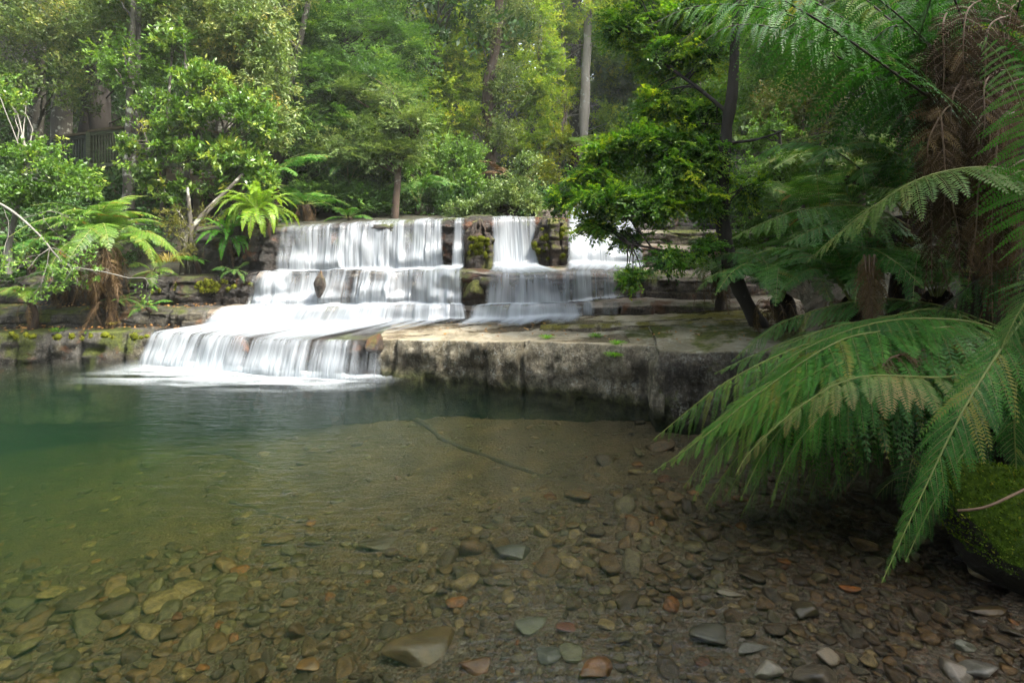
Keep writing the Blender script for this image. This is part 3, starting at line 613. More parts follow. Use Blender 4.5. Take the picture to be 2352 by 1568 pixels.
# sunken branches
m_sunk = simple_mat('sunken_wood', (.022, .017, .010), (.06, .045, .024), 9)
def sunk(pts, r0, label):
    q = []
    for px, py in pts:
        Y = 4.
        for _ in range(15): Y = (EYE-float(bedz(PX(px, Y), Y))-.04)*F/(py-480)
        q.append((PX(px, Y), Y, float(bedz(PX(px, Y), Y))-r0*.25))
    q = np.array(q); t = np.linspace(0, 1, 24); tt = np.linspace(0, 1, len(q)); pts_ = np.stack([np.interp(t, tt, q[:, i]) for i in range(3)], 1)+.02*v3(vn(v3(t*6, 1, 0)), vn(v3(t*6, 2, 0)), 0*t)
    g = Geo(); g.tube(pts_, r0*(1-.6*t), 8, noise=.3); tag(g.build('sunken_branch', m_sunk), label, 'branch')
sunk([(70, 945), (180, 990), (290, 1025), (420, 1015), (560, 985)], .06, 'long dark sunken branch bending across the green side of the pool')
sunk([(530, 1140), (600, 1165), (670, 1185)], .03, 'short straight dark branch lying on the bed in mid pool')
sunk([(880, 925), (980, 965), (1010, 1000), (1120, 1040), (1250, 1085), (1360, 1105)], .05, 'long dark branch under water below the pale ledge')
sunk([(0, 885), (150, 880), (300, 872), (520, 868)], .04, 'thin dark branch under water near the left bank')
sunk([(330, 1060), (430, 1035), (520, 1030), (600, 1060)], .13, 'bulky dark log sunk at the green side of the pool')
# ================================================================= terrain
def XRr(y): return np.interp(y, [0, 2.4, 3, 4, 5, 6.5, 8, 9.5, 12, 20, 40], [2.6, 2.7, 3.05, 3.2, 3.0, 3.1, 3.5, 4.2, 4.6, 5.5, 7])
def terr(x, y):
    ch = np.where(y > 9.4, 1.72+.05*(y-9.5)+.30*np.clip(y-16, 0, None), -2.0)
    xl = np.interp(y, [8.7, 9.5, 11, 14, 20, 40], [-3.7, -3.7, -2.6, -1.6, -.5, 0])
    m = np.minimum(y-8.85, 3*(xl-x)); left = .9+.36*np.clip(m, 0, None)+3*np.clip(m, None, 0)+.35*np.clip(y-13, 0, None)
    m2 = np.minimum(-8.6-x, 99); left2 = .2+.8*np.clip(m2, 0, None)+4*np.clip(m2, None, 0)
    right = -.12+.75*np.clip(x-XRr(y), None, 9)+.0*x; right = np.where(x > XRr(y), right, -.12+2.5*(x-XRr(y)))
    near = .5*(.55-y)-.1
    z = np.maximum(np.maximum(ch, left), np.maximum(np.maximum(left2, right), np.where(x < 20, near, near)))
    z = np.maximum(z, -2)
    return z+.10*fbm(v3(x*.7, y*.7, 0), 4, 21)*ss(-2, -.5, z)
def tz(x, y): return float(terr(np.array([x]), np.array([y]))[0])
xs_ = np.concatenate([np.linspace(-36, -12, 30), np.linspace(-11.8, 9, 210), np.linspace(9.5, 36, 30)])
ys_ = np.concatenate([np.linspace(-12, .5, 20), np.linspace(.6, 15, 150), np.linspace(15.3, 46, 50)])
gx, gy = np.meshgrid(xs_, ys_, indexing='ij')
g = Geo(); g.add(v3(gx, gy, terr(gx, gy)).reshape(-1, 3), grid_faces(*gx.shape), 0, .5, True)
M = MT('forest_floor'); n = M.noise(M.pos(), 5, 8, .7)
c = M.ramp(n, [(.3, (.010, .012, .006)), (.5, (.02, .022, .010)), (.6, (.035, .026, .014)), (.68, (.02, .04, .01))])
m_floor = M.surf(M.n('BsdfPrincipled', {'Base Color': c, 'Roughness': .95, 'Normal': M.n('Bump', {'Strength': 1.0, 'Distance': .08, 'Height': n}).outputs[0]}).outputs[0])
tag(g.build('terrain', m_floor), kind='structure')

# ================================================================= leaves, sprays and crowns
def kites(b, d, l, wd, nrm_):
    s = nrm(np.cross(d, nrm_)); q = b+d*(l*.45)[:, None]
    return np.stack([b, q+s*(l*wd)[:, None], b+d*l[:, None], q-s*(l*wd)[:, None]], 1)
def template(rs, style, SL, LS, n=44, wd=.24):
    k = {'bush': 5, 'fan': 7, 'droop': 7}[style]
    t0 = rs.rand(k)*.75; side = np.where(np.arange(k) % 2 == 0, 1, -1)
    if style == 'bush': dirs = nrm(np.stack([.7+.3*rs.rand(k), rs.normal(size=k)*.7, rs.normal(size=k)*.7], 1))
    else: dirs = nrm(np.stack([.75+0*t0, side*(.45+.4*rs.rand(k)), rs.normal(size=k)*.10], 1))
    dirs[0] = (1, 0, 0); t0[0] = .0
    ln = (1-t0)*.75*SL; ln[0] = SL
    tw = rs.randint(0, k, n); u = rs.rand(n)**.8
    b = np.stack([t0*SL, 0*t0, 0*t0], 1)[tw]+dirs[tw]*(ln[tw]*u)[:, None]
    if style == 'droop': b[:, 2] -= .45*SL*(b[:, 0]/SL)**2
    if style == 'fan': b[:, 2] -= .12*SL*(b[:, 0]/SL)**2
    if style == 'bush':
        d = nrm(dirs[tw]*.6+rs.normal(size=(n, 3))*.75); nr_ = nrm(rs.normal(size=(n, 3))*.7+np.array([0, 0, 1]))
    else:
        sd_ = np.where(rs.rand(n) > .5, 1, -1)[:, None]; pl = np.stack([-dirs[tw][:, 1], dirs[tw][:, 0], 0*tw], 1)
        d = nrm(dirs[tw]*.6+pl*sd_*.8+rs.normal(size=(n, 3))*.18); nr_ = nrm(rs.normal(size=(n, 3))*.35+np.array([0, 0, 1]))
        if style == 'droop': d[:, 2] -= .35; d = nrm(d)
    return kites(b, d, LS*(.6+.6*rs.rand(n)), wd, nr_)
def crown_geo(g, blobs, rs, style='bush', SL=.5, LS=.06, n=44, wd=.24, out=.8, up=.15, tip=.25, hollow=.5, mat=0):
    temps = [template(rs, style, SL, LS, n, wd) for _ in range(6)]
    ends = []
    for (c, rad, m) in blobs:
        c = np.array(c, float); m = int(m*(2.5 if c[1] > 10 else 1.25)); rad = np.array(rad, float)
        u = nrm(rs.normal(size=(m, 3))); rr = (hollow+(1-hollow)*rs.rand(m))*(rs.rand(m) > -1); rr = np.where(rs.rand(m) < .25, rs.rand(m), rr)
        lump = 1+.35*vn(u*2.1+c[None]*.7, 3)
        p = c+u*rad*(rr*lump)[:, None]
        x = nrm(u*out+rs.normal(size=(m, 3))*.35+np.array([0, 0, up])); 
        z0 = nrm(rs.normal(size=(m, 3))*.25+np.array([0, 0, 1.])); y = nrm(np.cross(z0, x)); z = np.cross(x, y)
        Rm = np.stack([x, y, z], -1)*(.7+.6*rs.rand(m))[:, None, None]
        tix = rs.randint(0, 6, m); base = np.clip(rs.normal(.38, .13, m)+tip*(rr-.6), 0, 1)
        for k in range(6):
            sel = tix == k
            if not sel.any(): continue
            T = temps[k]; W = np.einsum('mij,nqj->mnqi', Rm[sel], T)+(p[sel]-x[sel]*SL*.6)[:, None, None, :]
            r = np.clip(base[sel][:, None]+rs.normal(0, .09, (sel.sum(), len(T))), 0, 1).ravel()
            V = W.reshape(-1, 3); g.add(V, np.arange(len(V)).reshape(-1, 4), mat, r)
        ends.append((p, rr))
    return ends
def limb(g, a, b, r0, r1, rs, sag=.15, mat=0, n=7, sides=5):
    a = np.array(a, float); b = np.array(b, float); t = np.linspace(0, 1, n)[:, None]; L = np.linalg.norm(b-a)
    m = (a+b)/2+np.array([0, 0, sag*L])+rs.normal(size=3)*.07*L
    p = (1-t)**2*a+2*t*(1-t)*m+t*t*b+rs.normal(size=(n, 3))*.012*L*np.sin(np.pi*t)
    g.tube(p, r0+(r1-r0)*t[:, 0], sides, mat)
def B(px, py, rx, ry, Y, m, dz=None):
    s = Y/F; return (P(px, py, Y), (rx*s, (dz if dz is not None else (rx+ry)/2*s), ry*s), m)
def spline(pts, n):
    pts = np.asarray(pts, float); k = len(pts); t = np.linspace(0, k-1, n); i = np.clip(t.astype(int), 0, k-2); f = (t-i)[:, None]
    p0 = pts[np.maximum(i-1, 0)]; p1 = pts[i]; p2 = pts[i+1]; p3 = pts[np.minimum(i+2, k-1)]
    return .5*((2*p1)+(-p0+p2)*f+(2*p0-5*p1+4*p2-p3)*f**2+(-p0+3*p1-3*p2+p3)*f**3)
def tree(name, label, trunks, blobs, mat, bark, seed, style='bush', SL=.5, LS=.06, n=44, wd=.24, limbs=5, cat='tree', up=.15, tip=.25, hollow=.5, group=None, out=.8, lr=.016):
    rs = np.random.RandomState(seed)
    tk = [spline([P(*q[:3]) for q in T], 26) for T in trunks]; rad = [np.interp(np.linspace(0, 1, 26), np.linspace(0, 1, len(T)), [q[3]*q[2]/F for q in T]) for T in trunks]
    base = tk[0][0] if tk else blobs[0][0]
    root = empty(name, base, label, cat, group)
    if style == 'droop': blobs = [(c_, r_, int(m_*1.8)) for c_, r_, m_ in blobs]
    g = Geo(); ends = crown_geo(g, blobs, rs, style, SL, LS, n, wd, out, up, tip, hollow); g.build('crown', mat, root)
    if tk:
        g = Geo()
        for p, r in zip(tk, rad):
            ph = np.concatenate([p[:1]-[[0, 0, .4]], p]); rr_ = np.concatenate([[r[0]*1.2], r]); g.tube(ph, rr_, 12, noise=.35)
        allp = np.concatenate(tk)
        for (p, rr), (c, rd, m) in zip(ends, blobs):
            j = rs.choice(len(p), min(limbs, len(p)), False)
            d = np.linalg.norm(allp-np.array(c)-np.array([0, 0, -.5*max(rd)]), axis=1); a = allp[np.argsort(d)[:6]]
            for q in j:
                aa = a[rs.randint(len(a))]; limb(g, aa, p[q], lr*(1+rs.rand()), .005, rs)
        g.build('trunk', bark, root)
    return root

# ================================================================= fern fronds
def frond_geo(g, ctrl, L, n=34, m=14, up=(0, 0, 1), droop=.35, t0=.12, rnd=.45, wpin=.85, rach=.007, jit=.08, rs=None, strap=False, sweep=(.25, .9), fold=.0, tipcurl=0, matL=0, matS=1, shape=None, brown=0, miss=.02, wk=.5):
    rs = rs or np.random.RandomState(1)
    path = spline(ctrl, 70); seg = np.linalg.norm(np.diff(path, axis=0), axis=1); cum = np.concatenate([[0], np.cumsum(seg)]); tot = cum[-1]
    tt = np.linspace(0, 1, 80); path = np.stack([np.interp(tt*tot, cum, path[:, i]) for i in range(3)], 1)
    T = nrm(np.gradient(path, axis=0)); U = np.array(up, float); S = nrm(np.cross(T, U)); N = nrm(np.cross(S, T))
    g.tube(path, rach*(1-.85*tt)+.0012, 5, matS, .5)
    t = t0+(1-t0)*np.linspace(0, 1, n)**.93*.985; spc = (1-t0)*tot/n
    f = (t-t0)/(1-t0)
    ln = (np.clip(f/.28, 0, 1)**.6*.55+.45*np.clip(f/.5, 0, 1)) if shape is None else shape(f)
    if shape is None: ln = np.minimum(1, .35+.65*np.clip(f/.3, 0, 1)**.8)*np.clip((1-f)/.62, 0.03, 1)**.8
    def at(A, t): i = np.clip(t*79, 0, 78.999); k = i.astype(int); w_ = (i-k)[:, None]; return A[k]*(1-w_)+A[k+1]*w_
    pb, Tb, Sb, Nb = at(path, t), nrm(at(T, t)), nrm(at(S, t)), nrm(at(N, t))
    for sg in (1, -1):
        ang = sweep[0]+(sweep[1]-sweep[0])*f**2+rs.normal(0, jit, n)
        d = Sb*sg*np.cos(ang)[:, None]+Tb*np.sin(ang)[:, None]+Nb*(fold+rs.normal(0, jit, n))[:, None]; d = nrm(d)
        l = L*ln*(1+rs.normal(0, .09, n)); keep = rs.rand(n) > miss
        u = np.linspace(.03, 1, m)
        q = pb[:, None]+d[:, None]*(l[:, None]*u)[..., None]; q[..., 2] -= droop*(l[:, None]*u**1.8)*(1+rs.normal(0, .12, (n, 1)))
        e = np.gradient(q, axis=1) if m > 1 else d[:, None]; e = nrm(e)
        G_ = nrm(np.cross(Nb[:, None]+0*e, e))
        pr = np.clip(rs.normal(rnd, .10, n), 0, 1); pr[rs.rand(n) < .03] = 1.0
        if strap:
            wv = np.minimum(1, u/.12)*np.clip((1-u)/.5, 0, 1)**.6*spc*wk
            A_ = q+G_*wv[None, :, None]*1.0; B_ = q-G_*wv[None, :, None]
            VV = np.stack([A_, B_], 2)[keep]; k_ = len(VV); V = VV.reshape(-1, 3)
            i, j = np.meshgrid(np.arange(k_), np.arange(m-1), indexing='ij'); b_ = i*m*2+j*2
            g.add(V, np.stack([b_, b_+1, b_+3, b_+2], -1).reshape(-1, 4), matL, np.repeat(pr[keep], m-1)); continue
        w0 = spc*wpin*(.35+.65*ln[:, None])*np.minimum(1, .5+u/.2)*np.clip((1.03-u)/.42, .0, 1)**.65
        us = l[:, None]/m
        for s2 in (1, -1):
            h = nrm(G_*s2+e*.42+Nb[:, None]*rs.normal(0, jit, (n, m, 1))+np.array([0, 0, -.15])); b = q
            lw = w0*(1+rs.normal(0, .06, (n, m))); hw = us*wk
            V = np.stack([b, b+h*(lw*.4)[..., None]+e*hw[..., None], b+h*lw[..., None]+e*(hw*.5)[..., None], b+h*(lw*.4)[..., None]-e*hw[..., None]], 2)[keep]
            rr = np.clip(pr[keep][:, None]+rs.normal(0, .05, (keep.sum(), m))+brown*(u[None]**3), 0, 1)
            V = V.reshape(-1, 3); g.add(V, np.arange(len(V)).reshape(-1, 4), matL, rr.ravel())
        # midrib of each pinna
        wv = .0022*(1-u*.8); VV = np.stack([q+G_*wv[None, :, None], q-G_*wv[None, :, None]], 2)[keep]; k_ = len(VV)
        i, j = np.meshgrid(np.arange(k_), np.arange(m-1), indexing='ij'); b_ = i*m*2+j*2
        g.add(VV.reshape(-1, 3), np.stack([b_, b_+1, b_+3, b_+2], -1).reshape(-1, 4), matS, .5)
def stem_mat(name, c1, c2): return simple_mat(name, c1, c2, 14, .55, .2)
m_fg = leaf_mat('fern_green', [(.008, .036, .008), (.024, .105, .02), (.065, .21, .04), (.19, .20, .05)], .5, .32, spec=.35)
m_fb = leaf_mat('fern_blue_green', [(.015, .046, .016), (.036, .12, .036), (.08, .20, .06), (.17, .2, .07)], .5, .3, spec=.35)
m_fl = leaf_mat('fern_light', [(.02, .065, .012), (.045, .13, .022), (.09, .19, .03), (.19, .22, .05), (.22, .11, .04)], .45, .38)
m_fp = leaf_mat('fern_pale', [(.03, .07, .02), (.075, .15, .05), (.14, .21, .08), (.22, .2, .1)], .5, .3)
m_fy = leaf_mat('fern_young', [(.02, .10, .01), (.05, .22, .015), (.09, .32, .03)], .4, .4)
m_fs = leaf_mat('sword_fern', [(.035, .10, .01), (.08, .19, .02), (.16, .26, .03), (.28, .28, .05)], .42, .4)
m_dead = leaf_mat('dead_fern', [(.018, .012, .009), (.045, .031, .021), (.095, .066, .043), (.17, .125, .082)], .8, .15, (1.3, 1, .7), spec=.1)
m_rg = stem_mat('green_stalk', (.09, .13, .02), (.18, .2, .04)); m_rd = stem_mat('dark_stalk', (.012, .009, .006), (.035, .022, .012)); m_rb = stem_mat('brown_stalk', (.09, .05, .025), (.18, .11, .06))
m_tf = simple_mat('fern_trunk', (.010, .007, .005), (.05, .03, .018), 26, .95, 1.0, (1, 1, .35))
_fl = {}
def frond_lib(kind, mat, stem, k=3):
    key = (kind, mat.name)
    if key in _fl: return _fl[key]
    out = []
    for i in range(k):
        rs = np.random.RandomState(900+i*7+len(_fl)); g = Geo()
        if kind == 'arch': frond_geo(g, [(0, 0, 0), (.22, 0, .20+.05*i), (.5, .02*i, .30+.03*i), (.78, .04*i, .20), (.98, .05*i, -.02)], .22, 20, 11, rnd=.42, rach=.006, rs=rs, t0=.14, droop=.3)
        if kind == 'flat': frond_geo(g, [(0, 0, 0), (.3, 0, .10), (.62, .02*i, .10), (.98, .05*i, -.08)], .22, 20, 11, rnd=.42, rach=.006, rs=rs, t0=.14, droop=.25)
        if kind == 'sword': frond_geo(g, [(0, 0, 0), (.25, 0, .35), (.55, .04*i, .55-.08*i), (.85, .06*i, .50-.14*i)], .15, 30, 6, rnd=.5, rach=.006, rs=rs, t0=.06, droop=.1, strap=True, wk=.34, fold=.1, shape=lambda f: np.minimum(1, .3+f*2.2)*np.clip((1-f)/.6, 0.05, 1)**.7)
        if kind == 'dead': frond_geo(g, [(0, 0, 0), (.16, .02*i, .02), (.24, .05*i, -.25), (.22, .04, -.60), (.26-.05*i, 0, -.95)], .15, 26, 8, rnd=.45, rach=.006, rs=rs, t0=.12, droop=1.2, jit=.4, miss=.2, up=(1, 0, .2))
        out.append(g.mesh('frond', [mat, stem]))
    _fl[key] = out; return out
def put_fronds(root, centre, kind, mat, stem, n, length, seed, pitch=(0, .0), az0=0, az=2*math.pi, name='frond', spread=.03):
    rs = np.random.RandomState(seed); lib = frond_lib(kind, mat, stem)
    for k in range(n):
        o = bpy.data.objects.new(name, lib[k % len(lib)]); COL.objects.link(o); o.parent = root
        a = az0+az*(k+.6*rs.rand())/n; s = length*(.8+.35*rs.rand())
        c = np.array(centre)-np.array(root.location)+np.array([math.cos(a), math.sin(a), 0])*spread
        o.location = tuple(c); o.rotation_euler = (rs.normal()*.15, -(pitch[0]+(pitch[1]-pitch[0])*rs.rand()), a); o.scale = (s, s, s)
def tree_fern(label, top, ground, r, n, length, seed, mat, stem=m_rg, kind='arch', dead=0, pitch=(-.2, .5), cat='tree fern', name='tree_fern', az0=0, az=2*math.pi, shag=0, group=None, deadlen=.5):
    root = empty(name, ground, label, cat, group)
    top = np.array(top, float); gd = np.array(ground, float); rs = np.random.RandomState(seed)
    g = Geo(); t = np.linspace(0, 1, 16)[:, None]; p = gd-[0, 0, .2]+(top-gd+[0, 0, .2])*t+np.array([.06, .03, 0])*np.sin(t*3)
    g.tube(p, r*(1.15-.3*t[:, 0]), 14, noise=.5); g.build('trunk', m_tf, root)
    put_fronds(root, top, kind, mat, stem, n, length, seed, pitch, az0, az)
    if dead: put_fronds(root, top-[0, 0, .03], 'dead', m_dead, m_rb, dead, deadlen, seed+1, (-.1, .15), name='dead_frond', spread=r)
    if shag:
        for k in range(shag):
            zz = rs.rand(); c = gd+(top-gd)*(.15+.8*zz); lib = frond_lib('dead', m_dead, m_rb); a = rs.rand()*6.28
            o = bpy.data.objects.new('dead_frond', lib[k % 3]); COL.objects.link(o); o.parent = root
            o.location = tuple(c-gd+np.array([math.cos(a), math.sin(a), 0])*r*.8); s = deadlen*(.35+.4*rs.rand()); o.scale = (s*.8, s, s); o.rotation_euler = (rs.normal()*.2, rs.normal()*.2, a)
    return root
def P3(px, py, Y): return tuple(P(px, py, Y))
# ================================================================= barks and leaf colours
bk_grey = bark_mat('grey_bark', (.035, .030, .022), (.10, .09, .07), (.30, .30, .25), .07)
bk_pale = bark_mat('pale_bark', (.16, .14, .11), (.34, .31, .26), (.42, .42, .38), .03, 3)
bk_dark = bark_mat('dark_bark', (.010, .008, .006), (.032, .025, .018), (.10, .10, .08), -.05)
bk_twig = bark_mat('twig_bark', (.08, .075, .06), (.2, .19, .17))
bk_brown = bark_mat('brown_bark', (.03, .02, .014), (.09, .06, .04), (.16, .16, .12), .02)
lf_olive = leaf_mat('olive_leaves', [(.03, .06, .02), (.06, .115, .035), (.11, .17, .06), (.18, .21, .09), (.30, .25, .06)], .5, .3)
lf_laurel = leaf_mat('laurel_leaves', [(.03, .075, .012), (.05, .125, .02), (.09, .18, .035), (.16, .24, .05), (.27, .28, .05)], .38, .35, spec=.5)
lf_myrtle = leaf_mat('dark_feathery_leaves', [(0.019, 0.054, 0.019), (0.041, 0.108, 0.034), (0.081, 0.176, 0.047), (0.203, 0.297, 0.068)], .5, .35)
lf_bright = leaf_mat('bright_leaves', [(.08, .17, .03), (.16, .28, .04), (.27, .39, .06), (.42, .46, .08), (.48, .44, .07)], .5, .45)
lf_yell = leaf_mat('yellowing_leaves', [(.06, .12, .015), (.16, .22, .025), (.30, .32, .03), (.42, .34, .03)], .5, .42)
lf_mid = leaf_mat('mid_green_leaves', [(0.033, 0.078, 0.021), (0.072, 0.163, 0.036), (0.130, 0.247, 0.052), (0.260, 0.351, 0.078)], .5, .38)
lf_pale = leaf_mat('pale_shrub_leaves', [(.035, .07, .03), (.08, .14, .06), (.14, .21, .09), (.25, .3, .14)], .45, .32)
lf_beech = leaf_mat('beech_leaves', [(.014, .05, .012), (.032, .11, .02), (.075, .20, .026), (.19, .33, .03), (.34, .40, .03)], .38, .48, spec=.5)
lf_far = leaf_mat('far_leaves', [(.06, .13, .05), (.12, .21, .07), (.20, .29, .10)], .6, .4)
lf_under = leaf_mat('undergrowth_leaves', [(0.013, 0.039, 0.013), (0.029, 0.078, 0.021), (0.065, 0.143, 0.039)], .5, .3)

# ---------------------------------------------------------------- left bank trees
tree('olive_tree', 'olive leaved tree leaning over the wooden deck, thick lichen-grey trunk at the left edge', [[(82, 330, 12.5, 17), (84, 150, 12.4, 16), (98, -10, 12.3, 15), (105, -200, 12.3, 12)]],
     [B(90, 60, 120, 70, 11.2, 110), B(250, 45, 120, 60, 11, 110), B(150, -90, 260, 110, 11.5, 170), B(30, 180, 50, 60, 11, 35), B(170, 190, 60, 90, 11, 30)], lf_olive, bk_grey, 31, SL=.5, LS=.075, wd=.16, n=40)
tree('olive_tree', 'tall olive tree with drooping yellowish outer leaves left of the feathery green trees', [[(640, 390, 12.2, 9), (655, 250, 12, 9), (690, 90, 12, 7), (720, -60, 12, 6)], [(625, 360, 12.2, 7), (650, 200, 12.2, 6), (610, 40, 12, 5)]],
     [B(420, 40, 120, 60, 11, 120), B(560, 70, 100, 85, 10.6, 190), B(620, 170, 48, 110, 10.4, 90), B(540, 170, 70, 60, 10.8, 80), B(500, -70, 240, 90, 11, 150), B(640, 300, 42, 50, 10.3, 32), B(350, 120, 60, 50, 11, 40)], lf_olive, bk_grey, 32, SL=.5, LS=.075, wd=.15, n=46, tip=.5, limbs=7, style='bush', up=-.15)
tree('laurel_bush', 'bright yellow-green broad-leaved bush in front of the deck with several thin pale stems', [[(425, 480, 9.8, 7), (432, 330, 9.9, 6), (430, 200, 10, 4), (420, 80, 10, 2)], [(480, 600, 9.6, 7), (520, 450, 9.8, 7), (515, 280, 10, 4)], [(372, 470, 9.9, 5), (380, 330, 10, 4), (395, 120, 10, 2)], [(395, 480, 9.8, 4), (360, 400, 9.8, 3), (330, 300, 9.8, 2)]],
     [B(400, 90, 48, 36, 9.9, 30), B(470, 175, 60, 40, 9.6, 42), B(545, 235, 62, 42, 9.6, 50), B(600, 275, 45, 50, 9.6, 34), B(440, 255, 85, 55, 9.7, 60), B(375, 320, 55, 50, 9.6, 32), B(480, 345, 95, 50, 9.6, 66), B(565, 380, 75, 45, 9.5, 50), B(335, 235, 45, 50, 9.8, 22), B(330, 390, 40, 40, 9.5, 22), B(290, 330, 40, 30, 9.6, 18), B(400, 440, 50, 30, 9.5, 20), B(500, 430, 50, 30, 9.5, 20), B(610, 410, 50, 35, 9.4, 30)],
     lf_laurel, bk_grey, 33, SL=.34, LS=.085, wd=.2, n=32, tip=.45, limbs=6, hollow=.35, lr=.008)
tree('tree', 'slender grey trunk forking beside the left end of the deck', [[(290, 500, 10.3, 10), (296, 300, 10.3, 9), (302, 130, 10.3, 7), (310, -60, 10.3, 6)], [(300, 430, 10.3, 7), (316, 280, 10.4, 7), (318, 60, 10.4, 5), (330, -80, 10.4, 4)]],
     [B(300, 150, 80, 90, 10.5, 60), B(330, -30, 120, 60, 10.5, 60)], lf_mid, bk_grey, 34, SL=.45, LS=.07, wd=.2)
tree('tree', 'broad dark fissured trunk deep behind the left end of the deck', [[(232, 330, 14, 21), (228, 150, 14, 19), (222, -60, 14, 17)], [(200, 320, 14.5, 17), (205, 120, 14.5, 16), (200, -50, 14.5, 13)]],
     [B(210, -90, 200, 90, 13.5, 90), B(160, 120, 70, 70, 13, 35), B(380, 180, 120, 90, 13.5, 60)], lf_under, bk_dark, 35, SL=.55, LS=.09, wd=.2)
tree('shrub', 'yellow-green shrub crowding in at the left edge above the overhanging branch', [[(20, 560, 7.6, 6), (40, 470, 7.6, 5), (60, 380, 7.6, 4)]],
     [B(60, 350, 90, 32, 7.6, 44), B(150, 400, 85, 30, 7.5, 46), B(25, 430, 55, 45, 7.4, 36), B(15, 230, 45, 60, 7.8, 34), B(90, 440, 90, 36, 7.7, 36), B(190, 430, 45, 24, 7.4, 16)], lf_laurel, bk_twig, 36, SL=.3, LS=.055, wd=.22, n=34, cat='shrub', hollow=.3, limbs=6, lr=.006)
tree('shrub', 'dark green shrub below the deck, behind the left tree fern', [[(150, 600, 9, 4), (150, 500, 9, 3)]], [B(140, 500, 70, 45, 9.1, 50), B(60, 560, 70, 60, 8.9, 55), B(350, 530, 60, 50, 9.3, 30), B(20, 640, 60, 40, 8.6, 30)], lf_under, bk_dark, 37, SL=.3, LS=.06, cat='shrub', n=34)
tree('shrub', 'mossy shrub with fine olive leaves around the forked stem left of the falls', [[(420, 620, 8.9, 7), (430, 540, 8.9, 6), (480, 480, 9.1, 6), (560, 400, 9.3, 4)], [(440, 600, 8.9, 5), (436, 500, 8.9, 5), (430, 430, 8.9, 3)]],
     [B(400, 510, 42, 34, 8.8, 34), B(430, 560, 26, 40, 8.7, 20), B(470, 500, 40, 30, 9, 18)], leaf_mat('mossy_twigs', [(.05, .06, .015), (.10, .11, .025), (.17, .17, .04)], .6, .3), bk_grey, 38, SL=.22, LS=.02, n=90, cat='shrub', lr=.006)

# overhanging bare branch on the far left
def twigs(g, p, d, L, r, depth, rs, droop=.0, leaves=None, nb=4):
    n = 7; pts = [np.array(p, float)]; d = nrm(np.array(d, float))
    for i in range(n): d = nrm(d+rs.normal(size=3)*.16+np.array([0, 0, -droop])); pts.append(pts[-1]+d*L/n)
    pts = np.array(pts); g.tube(pts, np.linspace(r, r*.45, n+1), 5)
    if leaves is not None and depth <= 1:
        leaves.append(pts[-1]); leaves.append(pts[4])
    if depth > 0:
        for k in range(nb):
            i = rs.randint(2, n+1); dd = nrm(nrm(pts[i]-pts[i-1])+rs.normal(size=3)*.65); twigs(g, pts[i], dd, L*(.45+.25*rs.rand()), r*.5, depth-1, rs, droop, leaves, nb)
rs = np.random.RandomState(4); root = empty('overhanging_branch', P(-60, 330, 6.7), 'bare pale twiggy branch hanging in from the left edge, small green leaves at its tips', 'branch')
g = Geo(); lv = []
main = spline([P(-80, 430, 6.8), P(20, 480, 6.7), P(90, 540, 6.6), P(150, 605, 6.6), P(240, 625, 6.5), P(300, 640, 6.5)], 30); g.tube(main, np.linspace(.016, .005, 30), 7, noise=.3)
for k in range(8):
    i = 4+int(25*rs.rand()); twigs(g, main[i], nrm(nrm(main[min(i+1, 29)]-main[i-1])+rs.normal(size=3)*.7), 0.55*(.6+.6*rs.rand()), .005, 2, rs, .05, lv, 3)
g.build('limb', bk_twig, root); g = Geo(); lv = np.array(lv); k = rs.choice(len(lv), 100)
T = [template(rs, 'bush', .16, .042, 14, .2) for _ in range(4)]
for i in k:
    a = rs.rand()*6.28; Rm = np.array(Euler((rs.normal()*.6, rs.normal()*.6, a)).to_matrix()); V = T[rs.randint(4)].reshape(-1, 3)@Rm.T+lv[i]; g.add(V, np.arange(len(V)).reshape(-1, 4), 0, np.clip(rs.normal(.4, .15, len(V)//4), 0, 1))
g.build('leaf_cluster', lf_mid, root)

# ---------------------------------------------------------------- middle background trees
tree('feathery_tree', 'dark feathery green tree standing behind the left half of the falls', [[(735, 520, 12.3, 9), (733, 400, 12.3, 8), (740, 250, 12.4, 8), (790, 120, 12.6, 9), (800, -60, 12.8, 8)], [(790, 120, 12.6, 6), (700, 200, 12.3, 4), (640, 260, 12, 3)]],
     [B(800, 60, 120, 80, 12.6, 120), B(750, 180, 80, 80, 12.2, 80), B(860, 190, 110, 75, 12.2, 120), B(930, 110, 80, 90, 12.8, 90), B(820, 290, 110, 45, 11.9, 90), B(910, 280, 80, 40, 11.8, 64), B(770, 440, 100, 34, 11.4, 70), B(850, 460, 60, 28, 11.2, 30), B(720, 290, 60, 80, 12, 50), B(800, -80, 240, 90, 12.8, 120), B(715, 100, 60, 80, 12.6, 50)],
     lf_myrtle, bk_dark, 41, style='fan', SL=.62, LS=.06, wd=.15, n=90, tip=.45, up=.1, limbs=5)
tree('pale_tipped_tree', 'small tree with pale grey-green feathery branch tips reaching over the falls', [[(905, 510, 11, 9), (912, 430, 11, 8), (920, 370, 11.1, 6), (960, 300, 11.2, 4)]],
     [B(820, 200, 60, 34, 11.6, 30), B(870, 290, 80, 34, 11.3, 44), B(945, 270, 60, 30, 11, 34), B(860, 345, 95, 30, 11, 48), B(770, 340, 60, 30, 11.2, 26), B(930, 340, 60, 34, 11.1, 34), B(900, 220, 60, 34, 11.4, 30)], lf_pale, bk_brown, 42, style='fan', SL=.5, LS=.055, wd=.15, n=80, tip=.4)
